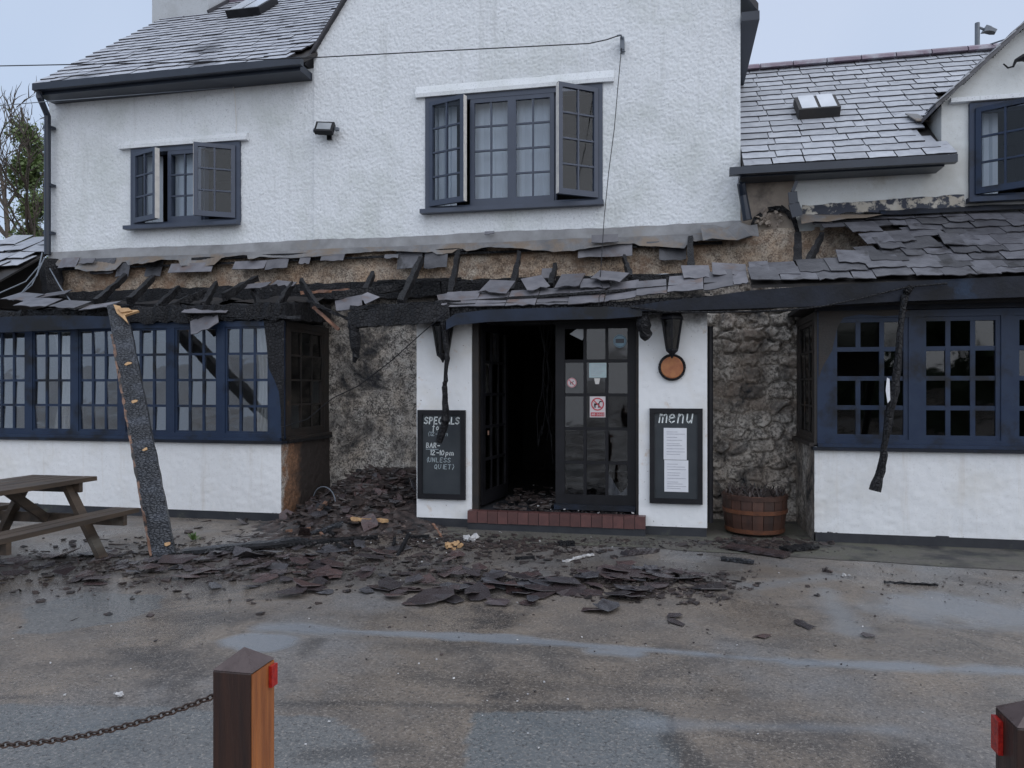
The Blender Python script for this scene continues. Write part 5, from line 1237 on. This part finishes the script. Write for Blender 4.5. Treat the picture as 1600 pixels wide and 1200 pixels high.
mb.f += [tuple(range(6, -1, -1)), tuple(range(nseg * 7, nseg * 7 + 7))]
nrmf = ny if ny.y < 0 else -ny
obj('shaft', mb, MT['gator'], t)
lw = pb - sx * 0.103 + nrmf * 0.024; obj('scorched_edge', MB().beam(lw + ax * 0.05, lw + ax * (Ll * 0.86), 0.026, 0.026, nrmf, 40, 0.006), MT['wood_edge'], t)
def chip(f, off, wd, ht):
    c = pb + ax * (Ll * f) + sx * off + nrmf * 0.040
    r = random.Random(int(f * 999)); pts = [c + sx * (wd / 2 * math.cos(a) * r.uniform(.6, 1.2)) + ax * (ht / 2 * math.sin(a) * r.uniform(.6, 1.2)) for a in [k * 0.785 for k in range(8)]]
    obj('bare_wood_chip', MB().prism(pts, nrmf * 0.006), MT['wood_raw'], t)
for a in ((0.71, 0.01, 0.09, 0.05), (0.55, 0.0, 0.07, 0.05), (0.36, 0.02, 0.06, 0.045), (0.03, 0.055, 0.07, 0.05)): chip(*a)
c = pb + ax * (Ll * 0.955) + nrmf * 0.05
def sp(dx, dz): return c + sx * dx + ax * dz
obj('splintered_head', MB().prism([sp(-.02, .10), sp(.05, .04), sp(.06, -.03), sp(.22, -.10), sp(.24, -.12), sp(.08, -.13), sp(.10, -.28), sp(.05, -.16), sp(.0, -.06)], nrmf * 0.03), MT['wood_raw'], t)
obj('splintered_head', MB().prism([sp(.02, .0), sp(.14, -.05), sp(.17, -.11), sp(.05, -.09)], nrmf * 0.05), MT['wood_raw'], t)

# ---------------------------------------------------------------- picnic table
tx, ty0, ty1 = -5.78, -3.75, -2.0
t = thing('picnic_table', 'weathered wooden picnic table with attached benches before the left-hand bay', 'picnic table', (tx, (ty0 + ty1) / 2, GZ))
for k in range(5): obj('table_plank', MB().box(tx - 0.36 + k * 0.146, tx - 0.36 + k * 0.146 + 0.134, ty0 + random.uniform(-.01, .01), ty1 + random.uniform(-.01, .01), 0.60, 0.64), MT['bench'], t)
for s in (-1, 1):
    for k in range(2): xx = tx + s * (0.62 + k * 0.14); obj('seat_plank', MB().box(xx - 0.064, xx + 0.064, ty0, ty1 + random.uniform(0, .02), 0.31, 0.35), MT['bench'], t)
for yy in (ty0 + 0.28, ty1 - 0.22):
    for s in (-1, 1): obj('leg', MB().beam((tx + s * 0.62, yy, GZ), (tx + s * 0.22, yy, 0.60), 0.045, 0.10, (0, 1, 0)), MT['bench'], t)
    obj('cross_bar', MB().box(tx - 0.82, tx + 0.82, yy + 0.026, yy + 0.07, 0.215, 0.308), MT['bench'], t)
    obj('top_bar', MB().box(tx - 0.34, tx + 0.34, yy + 0.026, yy + 0.07, 0.51, 0.598), MT['bench'], t)
    ym = yy + (0.45 if yy < -3 else -0.45)
    obj('brace', MB().beam((tx, yy, 0.26), (tx, ym, 0.595), 0.04, 0.08), MT['bench'], t)

# ---------------------------------------------------------------- gate posts and chain
def gate_post(c, label, refl_side, hw=0.052, top=0.825):
    t = thing('gate_post', label, 'post', (c.x, c.y, GZ), 'posts along the car park edge')
    x0, x1, y0, y1 = c.x - hw, c.x + hw, c.y - hw, c.y + hw; cp = 0.042
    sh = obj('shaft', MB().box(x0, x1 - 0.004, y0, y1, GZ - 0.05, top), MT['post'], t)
    bv = sh.modifiers.new('worn', 'BEVEL'); bv.width, bv.segments = 0.004, 2
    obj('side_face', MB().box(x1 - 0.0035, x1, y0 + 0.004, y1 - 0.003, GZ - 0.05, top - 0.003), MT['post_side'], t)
    mb = MB().add([(x0, y0, top + 0.0005), (x1, y0, top + 0.0005), (x1, y1, top + 0.0005), (x0, y1, top + 0.0005), (c.x, c.y, top + cp)], [(3, 2, 1, 0), (0, 1, 4), (1, 2, 4), (2, 3, 4), (3, 0, 4)])
    obj('cap', mb, MT['post_cap'], t)
    if refl_side > 0: obj('reflector', MB().box(x1 + 0.0005, x1 + 0.009, y1 - 0.030, y1 - 0.002, top - 0.062, top - 0.010), MT['reflector'], t)
    elif refl_side < 0: obj('reflector', MB().box(x0 - 0.010, x0 - 0.0005, y1 - 0.042, y1 - 0.006, top - 0.085, top - 0.015), MT['reflector'], t)
    return t
pc = Vector((-1.018, -6.58, 0))
gate_post(pc, 'wooden post with red reflector and chain, nearest the burnt timber side', 1)
pc2 = Vector((0.722, -6.52, 0))
gate_post(pc2, 'dark wooden post cut off by the bottom right picture corner, reflector facing left', -1)
pc3 = Vector((-2.95, -6.58, 0))
gate_post(pc3, 'wooden post holding the far end of the chain', 1)
xa, xb = pc3.x + 0.05, pc.x - 0.05; xm = (xa + xb) / 2; zt, sag = 0.755, 0.215
ct = thing('chain', 'rusty iron chain sagging from the wooden gate post', 'chain', (xm, pc.y, zt - sag))
link = MB(); LN, LWd, lr = 0.012, 0.0075, 0.0024
pts = [(LN * math.cos(a) * (1.0), LWd * math.sin(a), 0) for a in [2 * math.pi * k / 10 for k in range(10)]]
link.tube(pts, lr, 5, True); lme = mesh_of(link, MT['iron'], True)
cz_ = lambda x: zt - sag + sag * ((x - xm) / (xb - xm)) ** 2
x = xa; k = 0
while x < xb:
    sl = 2 * sag * (x - xm) / (xb - xm) ** 2; stp = 0.0185 / math.sqrt(1 + sl * sl)
    M = Matrix.Translation((x, pc.y, cz_(x))) @ Matrix.Rotation(-math.atan(sl), 4, 'Y') @ Matrix.Rotation(R(45 + 90 * (k % 2)), 4, 'X')
    place('link', lme, M, ct); x += stp; k += 1

# ---------------------------------------------------------------- trees
def ivy_tree(name, label, base, h, seed, ivy_r, leaves, sway=0.4):
    r = random.Random(seed); t = thing(name, label, 'tree', base)
    b = Vector(base); tr = MB(); pts = [b + Vector((sway * math.sin(k * 0.5), 0.2 * math.sin(k), h * k / 10)) for k in range(11)]
    tr.tube(pts, [0.17 * (1 - 0.085 * k) for k in range(11)], 8)
    def branch(p, d, L, rad, dep):
        q_ = [p]; 
        for k in range(4): d = (d + Vector((r.uniform(-.35, .35), r.uniform(-.35, .35), r.uniform(-.1, .3)))).normalized(); q_.append(q_[-1] + d * L / 4)
        rad = max(rad, 0.014); tr.tube(q_, [rad * (1 - 0.2 * k) for k in range(5)], 5)
        if dep:
            for k in range(3): branch(q_[r.randrange(1, 5)], (d + Vector((r.uniform(-1, 1), r.uniform(-1, 1), r.uniform(-.2, .8)))).normalized(), L * 0.6, rad * 0.45, dep - 1)
    for k in range(9): a = r.uniform(0, 6.28); branch(pts[r.randrange(4, 10)], Vector((math.cos(a), math.sin(a), 0.8)).normalized(), h * r.uniform(.18, .3), 0.055, 3)
    obj('trunk', tr, MT['bark'], t)
    lf = MB()
    clumps = [(pts[r.randrange(0, 10)] + Vector((r.uniform(-.5, .5), r.uniform(-.5, .5), r.uniform(-.3, .6))) * ivy_r, r.uniform(.35, .75) * ivy_r) for k in range(60)]
    for k in range(leaves):
        c, cr_ = clumps[r.randrange(60)]; p = c + Vector((r.gauss(0, .45), r.gauss(0, .45), r.gauss(0, .5))) * cr_
        s = r.uniform(.03, .065); u = Vector((r.uniform(-1, 1), r.uniform(-1, 1), r.uniform(-.6, .6))).normalized(); v = u.cross(Vector((r.uniform(-1, 1), r.uniform(-1, 1), r.uniform(-1, 1)))).normalized()
        lf.add([p - u * s, p + v * s * .7, p + u * s, p - v * s * .7], [(0, 1, 2, 3)])
    obj('crown', lf, MT['leaf'], t)
ivy_tree('ivy_tree', 'ivy-clad tree with bare branches beyond the corner downpipe', (P(52, 300, 9.0).x, 9.0, GZ), 9.2, 4, 0.62, 21000, 0.3)
ivy_tree('bare_tree', 'bare branching tree behind the ivy-clad one', (P(12, 300, 13.0).x, 13.0, GZ), 11.0, 9, 0.8, 60, 0.6)
ivy_tree('ivy_tree', 'low ivy-covered tree leaning at the picture edge', (P(10, 300, 10.5).x, 10.5, GZ), 5.2, 14, 0.6, 4000, 0.3)

# ---------------------------------------------------------------- across the car park, mirrored in the panes
hd = MB(); rh = random.Random(21)
for k in range(16000):
    X = rh.uniform(3, 34); Z = GZ + 4.4 * rh.random() ** 0.8 * (0.8 + 0.2 * math.sin(X * 1.7)); Y = -24 + rh.uniform(-.8, .8)
    s = rh.uniform(.10, .22); u = Vector((rh.uniform(-1, 1), rh.uniform(-1, 1), rh.uniform(-1, 1))).normalized(); v = u.cross(Vector((rh.uniform(-1, 1), .3, rh.uniform(-1, 1)))).normalized()
    hd.add([Vector((X, Y, Z)) - u * s, Vector((X, Y, Z)) + v * s * .7, Vector((X, Y, Z)) + u * s, Vector((X, Y, Z)) - v * s * .7], [(0, 1, 2, 3)])
hd.box(3, 34, -24.5, -23.6, GZ, 3.4)
obj('hedge', hd, MT['hedge'], None, 'tall dark hedge across the car park behind the viewer', 'hedge')

# ---------------------------------------------------------------- curtains in the left bay
def drape(xa, xb, Y, z0, z1, label):
    mb = MB(); nn = 40
    for i in range(nn + 1):
        f = i / nn; X = xa + (xb - xa) * f
        for j in range(9): g_ = j / 8; pinch = 1 - 0.25 * math.sin(g_ * 3.1); mb.v.append(Vector((xb + (X - xb) * pinch, Y + 0.025 * math.sin(f * 34 + g_), z0 + (z1 - z0) * g_)))
    mb.f = [(i * 9 + j, (i + 1) * 9 + j, (i + 1) * 9 + j + 1, i * 9 + j + 1) for i in range(nn) for j in range(8)]
    tag(obj('curtain', mb, MT['curtain'], smooth=True), label, 'curtain')
drape(-5.02, -4.70, BYL + 0.2, 0.95, 2.2, 'white gathered curtain at the burnt end of the left-hand bay window')
drape(-7.9, -7.55, BYL + 0.2, 0.95, 2.2, 'white gathered curtain behind the middle of the left-hand bay window')

# ================================================================== FALLEN SLATES AND DEBRIS
def mound(x, y):
    s = lambda a: max(0.0, min(1.0, a))
    h = 0.50 * math.exp(-((x + 3.78) / 0.62) ** 2) * s((y + 0.75) / 1.5)
    h += 0.30 * math.exp(-((x + 3.1) / 0.45) ** 2) * s((y + 0.6) / 1.4)
    h += 0.03 * math.exp(-((x + 3.9) / 1.3) ** 2) * math.exp(-((y + 0.9) / 0.7) ** 2)
    return h if y < 1.25 else 0.0
mb = MB(); nx_, ny_ = 90, 60; rm = random.Random(77)
for i in range(nx_ + 1):
    for j in range(ny_ + 1):
        X = -5.9 + i * 4.0 / nx_; Y = -2.2 + j * 3.38 / ny_
        if Y > -0.14 and X < -4.50: X_ = -4.50
        h = mound(X, Y); k = min(1, h / 0.05)
        mb.v.append(Vector((X, Y, GZ - 0.03 + h + k * rm.uniform(-.018, .03))))
mb.f = [(i * (ny_ + 1) + j, (i + 1) * (ny_ + 1) + j, (i + 1) * (ny_ + 1) + j + 1, i * (ny_ + 1) + j + 1) for i in range(nx_) for j in range(ny_)
        if not (mb.v[i * (ny_ + 1) + j].x < -4.55 and mb.v[i * (ny_ + 1) + j].y > -0.15) and not (mb.v[(i + 1) * (ny_ + 1) + j].x > pl0 - 0.0 and mb.v[i * (ny_ + 1) + j].y > -0.05)]
obj('rubble', mb, MT['chips'], None, 'black heap of charred rubble against the speckled wall', 'rubble', None, 'stuff')

def shard_mesh(seed, w, L, m, t=0.006):
    r = random.Random(seed); n = r.randrange(5, 12); rim = []
    for k in range(n):
        a = 2 * math.pi * k / n + r.uniform(-.3, .3); q_ = 1 / max(abs(math.cos(a)), abs(math.sin(a))); q_ = min(q_, 1.32) * r.uniform(.62, 1.05)
        rim.append(Vector((w / 2 * q_ * math.cos(a), L / 2 * q_ * math.sin(a), r.uniform(-.012, .014))))
    mid = Vector((0, 0, r.uniform(-.004, .012))); off = Vector((0, 0, t)); mb = MB()
    mb.add([mid] + rim + [mid + off] + [p * 0.985 + off for p in rim], [(0, 1 + (k + 1) % n, 1 + k) for k in range(n)] + [(n + 1, n + 2 + k, n + 2 + (k + 1) % n) for k in range(n)] + [(1 + k, 1 + (k + 1) % n, n + 2 + (k + 1) % n, n + 2 + k) for k in range(n)])
    return mesh_of(mb, m)
SH = [shard_mesh(500 + i, random.uniform(.16, .34), random.uniform(.22, .44), MT['slate_fallen']) for i in range(24)]
rf = random.Random(31)
def clear(x, y):
    if y > -0.16 and x < -4.45: return False
    if y > -0.20 and pl0 - 0.12 < x < pr1 + 0.1: return False
    if (x - pb.x) ** 2 + (y - pb.y) ** 2 < 0.02: return False
    return y < 1.0
def scatter(n, cpx, cpy, sx_, sy_, label, group, smin=0.55, smax=1.1, lift=0.03, tilt=9):
    c = G(cpx, cpy); done = 0; tries = 0
    while done < n and tries < n * 20:
        tries += 1
        x, y = c.x + rf.gauss(0, sx_), c.y + rf.gauss(0, sy_)
        if not clear(x, y): continue
        h = mound(x, y); e = 0.05; gx_, gy_ = (mound(x + e, y) - mound(x - e, y)) / (2 * e), (mound(x, y + e) - mound(x, y - e)) / (2 * e)
        s = rf.uniform(smin, smax)
        nrm = Vector((-gx_, -gy_, 1)).normalized()
        M = Matrix.Translation((x, y, GZ + 0.008 + max(0, h - 0.02) + rf.uniform(0.0, lift))) @ nrm.to_track_quat('Z', 'Y').to_matrix().to_4x4() @ Matrix.Rotation(R(rf.gauss(0, tilt * 0.5)), 4, 'X') @ Matrix.Rotation(R(rf.gauss(0, tilt * 0.5)), 4, 'Y') @ Matrix.Rotation(rf.uniform(0, 6.28), 4, 'Z') @ Matrix.Scale(s, 4)
        o = place('fallen_slate', SH[rf.randrange(24)], M); tag(o, label, 'slate', group); done += 1
scatter(58, 550, 812, 0.75, 0.45, 'dark broken slate lying on the charred heap by the speckled wall', 'slates on the charred heap', 0.3, 0.85, 0.05, 40)
scatter(66, 545, 892, 0.95, 0.38, 'broken slate in the carpet of slates between the heap and the wet strip', 'slates spread before the charred heap', 0.3, 0.95, 0.05, 14)
scatter(30, 330, 888, 0.70, 0.40, 'broken slate around the foot of the leaning charred timber', 'slates round the leaning timber', 0.3, 1.0, 0.03, 10)
scatter(20, 90, 890, 0.55, 0.35, 'broken slate on the ground beside the picnic table', 'slates by the picnic table', 0.4, 1.1, 0.04, 10)
scatter(26, 690, 932, 0.45, 0.15, 'broken slate in the outer heap nearest the wet strip', 'slates in the outer heap', 0.4, 1.05, 0.05, 14)
scatter(14, 850, 917, 0.22, 0.10, 'broken slate in the small heap straight before the shut door', 'slates before the shut door', 0.45, 1.0, 0.06, 16)
scatter(32, 1030, 908, 0.34, 0.18, 'broken slate in the fanned-out heap before the menu board pier', 'slates before the menu pier', 0.4, 1.1, 0.07, 14)
scatter(9, 960, 928, 0.2, 0.10, 'broken slate between the door heap and the menu pier heap', 'slates between the two heaps', 0.4, 0.9, 0.03, 10)
scatter(8, 1050, 968, 0.75, 0.12, 'stray slate lying alone on the open tarmac', 'stray slates on the tarmac', 0.3, 0.6, 0.004, 2)
# small chips: countless
mb = MB()
def chips(n, cpx, cpy, sx_, sy_, smax=0.05, sticks=0.25):
    c = G(cpx, cpy)
    for _ in range(n):
        x, y = c.x + rf.gauss(0, sx_), c.y + rf.gauss(0, sy_)
        if not clear(x, y): continue
        s = 0.003 + smax * rf.random() ** 2.5; z = GZ + 0.003 + max(0, mound(x, y) - 0.008); p = Vector((x, y, z)); a = rf.uniform(0, 6.28)
        if rf.random() < sticks:
            d_ = Vector((math.cos(a), math.sin(a), rf.uniform(-.15, .4))) * s * 1.5; mb.beam(p - d_, p + d_, s * rf.uniform(.15, .4), s * rf.uniform(.12, .3), n=1, jit=s * 0.08)
        else:
            k = rf.randrange(3, 6); tl = Vector((rf.uniform(-.3, .3), rf.uniform(-.3, .3), 1)).normalized(); u = tl.orthogonal().normalized(); v = tl.cross(u)
            pts = [p + (u * math.cos(a + 6.283 * i / k) + v * math.sin(a + 6.283 * i / k)) * s * rf.uniform(.5, 1.2) for i in range(k)]
            mb.prism(pts, tl * (0.003 + s * rf.uniform(.05, .3)))
chips(3000, 550, 805, 0.55, 0.40, 0.10, 0.4); chips(1500, 500, 872, 1.2, 0.42, 0.06); chips(1200, 760, 850, 0.7, 0.20, 0.05); chips(800, 200, 890, 0.9, 0.45, 0.05); chips(700, 900, 918, 0.6, 0.16, 0.045)
chips(700, 1030, 905, 0.35, 0.16, 0.04); chips(700, 1000, 848, 0.8, 0.10, 0.02); chips(600, 1180, 850, 0.32, 0.14, 0.06); chips(240, 1380, 905, 0.9, 0.35, 0.012); chips(160, 800, 985, 1.6, 0.45, 0.010)
obj('debris', mb, MT['chips'], None, 'scattered charred chips and splinters over the tarmac', 'debris', None, 'stuff')
mb = MB()
for _ in range(420):                    # inside the doorway
    x, y = rf.uniform(hx + 0.15, dx1 - 0.1), 0.02 + abs(rf.gauss(0, 0.8))
    if y > 2.4: continue
    s = rf.uniform(.01, .06); a = rf.uniform(0, 3.14); p = Vector((x, y, 0.125 + rf.uniform(0, .06) * (y > 0.25))); d_ = Vector((math.cos(a), math.sin(a), rf.uniform(-.2, .3))) * s
    if y < 0.25 and x > dx0 - 0.1: s *= 0.3; d_ *= 0.3; p.y = -0.02 + rf.uniform(0, 0.08)
    mb.beam(p - d_, p + d_, s * rf.uniform(.4, 1.1), s * rf.uniform(.2, .5), n=1, jit=s * 0.15)
obj('doorway_debris', mb, MT['chips'], None, 'charred crumbs strewn over the tiled doorway floor', 'debris', None, 'stuff')
mb = MB()
for _ in range(7):
    x, y = rf.uniform(hx + 0.1, dx1), rf.uniform(-0.08, 0.6); s = rf.uniform(.006, .022)
    if y > 0.1 and x > dx0 - 0.05: y = rf.uniform(-0.08, 0.05)
    p = Vector((x, y, 0.125 + s * 0.4)); mb.beam(p, p + Vector((rf.uniform(-s, s), rf.uniform(-s, s), s * .3)), s, s * .5, n=1, jit=s * .2)
for _ in range(50):
    p = G(rf.gauss(720, 120), rf.gauss(850, 14)); s = rf.uniform(.004, .014)
    if clear(p.x, p.y): p.z += 0.01 + mound(p.x, p.y); mb.beam(p, p + Vector((rf.uniform(-s, s), rf.uniform(-s, s), s * .3)), s, s * .5, n=1, jit=s * .2)
for _ in range(60):
    p = G(rf.uniform(0, 1600), rf.uniform(860, 1180)); s = rf.uniform(.004, .010); p.z += 0.006; mb.beam(p, p + Vector((s, s * .4, 0)), s, s * .5, n=1, jit=s * .2)
obj('ash_flakes', mb, MT['ash'], None, 'pale flakes of ash and plaster dotted over the ground', 'debris', None, 'stuff')

def lump(name, px, py, s, m, label, cat, n=7, seed=1, flat_=0.6):
    r = random.Random(seed); c = G(px, py); c.z += mound(c.x, c.y); mb = MB()
    for k in range(n):
        a = c + Vector((r.uniform(-s, s), r.uniform(-s, s), r.uniform(0.0, s * flat_))); mb.beam(a, a + Vector((r.uniform(-s, s), r.uniform(-s, s), r.uniform(0, s * flat_))), s * .7, s * .45, n=2, jit=s * .2)
    return obj(name, mb, MT[m], None, label, cat)
lump('plaster_lump', 735, 847, 0.06, 'ash', 'white lump of plaster on the ground before the chalkboard pier', 'plaster', 9, 3)
lump('insulation_tuft', 706, 858, 0.05, 'wood_raw', 'yellowish tuft of insulation beside the white plaster lump', 'insulation', 9, 5, 0.8)
lump('litter', 186, 1090, 0.022, 'ash', 'small crumpled white litter on the tarmac near the chain', 'litter', 6, 6, 0.9)
lump('plaster_lump', 1322, 900, 0.022, 'ash', 'tiny white plaster crumb on the tarmac before the right-hand bay', 'plaster', 5, 8)
lump('charcoal_lump', 1290, 893, 0.035, 'chips', 'small black charcoal lump before the right-hand bay', 'charcoal', 5, 9)
def plank(name, p, q_, w, h, m, label, cat='timber'):
    return obj(name, MB().beam(p, q_, w, h, n=14, jit=0.007), MT[m], None, label, cat)
def GM(px, py, dz=0.0):
    p = G(px, py)
    for _ in range(4): p = G(px, py, GZ + mound(p.x, p.y))
    p.z += dz; return p
plank('charred_board', GM(285, 868, 0.03), GM(470, 850, 0.05), 0.12, 0.035, 'gator', 'long charred board on the ground at the foot of the leaning timber')
plank('charred_board', GM(380, 862, 0.04), GM(590, 846, 0.05), 0.10, 0.03, 'char', 'charred board lying along the carpet of slates')
plank('pale_batten', GM(549, 826, 0.11), GM(606, 828, 0.10), 0.05, 0.035, 'wood_raw', 'short pale unburnt batten lying on the heap')
plank('charred_board', GM(500, 797, 0.05), GM(545, 812, 0.04), 0.09, 0.04, 'gator', 'blue-black charred stub on the front of the heap')
plank('charred_board', GM(610, 820, 0.05), GM(645, 815, 0.05), 0.09, 0.05, 'char', 'charred stub on the heap beside the chalkboard pier')
plank('charred_stick', GM(676, 822, 0.03), GM(690, 840, 0.01), 0.02, 0.015, 'wood_scorch', 'thin scorched stick below the chalkboard')
plank('white_splinter', GM(880, 879, 0.01), GM(927, 869, 0.02), 0.025, 0.015, 'ash', 'pale splinter on the tarmac before the shut door')
plank('charred_board', GM(975, 868, 0.02), GM(1026, 862, 0.02), 0.10, 0.03, 'slate_fallen', 'dark flat piece near the tarmac edge before the menu pier')
plank('charred_block', GM(872, 852, 0.02), GM(898, 853, 0.02), 0.06, 0.05, 'char', 'small black block on the ground below the step')
plank('charred_board', GM(1138, 858, 0.03), GM(1230, 872, 0.03), 0.16, 0.03, 'slate_fallen', 'dark brown board lying before the half barrel')
plank('charred_board', GM(1225, 862, 0.03), GM(1272, 858, 0.03), 0.14, 0.03, 'char', 'charred board end beside the half barrel at the bay corner')
plank('charred_board', GM(1128, 876, 0.02), GM(1178, 882, 0.02), 0.06, 0.03, 'gator', 'short charred strip before the brown board')
plank('melted_gutter_piece', GM(1380, 911, 0.01), GM(1466, 916, 0.01), 0.02, 0.015, 'char', 'thin black melted piece lying on the wet tarmac')
rk = random.Random(91)
for k in range(22):
    a = GM(rk.gauss(550, 55), rk.gauss(800, 28)); an = rk.uniform(0, 3.14); L = rk.uniform(0.15, 0.45); d_ = Vector((math.cos(an), math.sin(an), rk.uniform(-0.1, 0.45))) * L
    if not (clear(a.x, a.y) and clear(a.x + d_.x, a.y + d_.y)): continue
    a.z += 0.03
    tag(obj('charred_batten', MB().beam(a - d_ * 0.4, a + d_ * 0.6, rk.uniform(.02, .05), rk.uniform(.015, .035), n=6, jit=0.004), MT[rk.choice(('char', 'gator', 'char', 'wood_edge'))]), 'short charred batten end poking out of the black heap', 'batten', 'batten ends in the heap')
for k in range(14):
    a = GM(rk.gauss(560, 110), rk.gauss(850, 22)); an = rk.uniform(0, 3.14); L = rk.uniform(0.1, 0.35); d_ = Vector((math.cos(an), math.sin(an) * 0.4, rk.uniform(0, 0.06))) * L
    if not (clear(a.x, a.y) and clear(a.x + d_.x, a.y + d_.y)): continue
    a.z += 0.035
    tag(obj('charred_batten', MB().beam(a, a + d_, rk.uniform(.015, .04), rk.uniform(.012, .03), n=6, jit=0.004), MT[rk.choice(('char', 'gator', 'wood_edge'))]), 'short charred batten lying flat among the fallen slates', 'batten', 'battens among the fallen slates')
# springy wires on the heap
for (cx_, cy_, rr_, lab) in ((490, 775, 0.28, 'wide bent wire arching from the heap against the bay corner'), (505, 790, 0.2, 'smaller bent wire in front of the wide arching one'), (640, 790, 0.22, 'bent wire springing from the heap beside the chalkboard pier')):
    p = GM(cx_, cy_); mb = MB().tube([p + Vector((rr_ * math.cos(a), 0.08 * a - 0.1, rr_ * math.sin(a) * 1.1)) for a in [0.3 + k * 0.22 for k in range(12)]], 0.006, 5)
    tag(obj('bent_wire', mb, MT['steel']), lab, 'wire')
rw = random.Random(6); mb = MB(); p = G(303, 845)
for k in range(26): d_ = Vector((rw.uniform(-.05, .05), rw.uniform(-.05, .05), rw.uniform(.02, .07))); mb.beam(p + d_ * 0.3, p + d_ * 1.2, 0.012, 0.002)
tag(obj('weed', mb, MT['weed']), 'small green weed beside the leaning charred timber', 'weed')
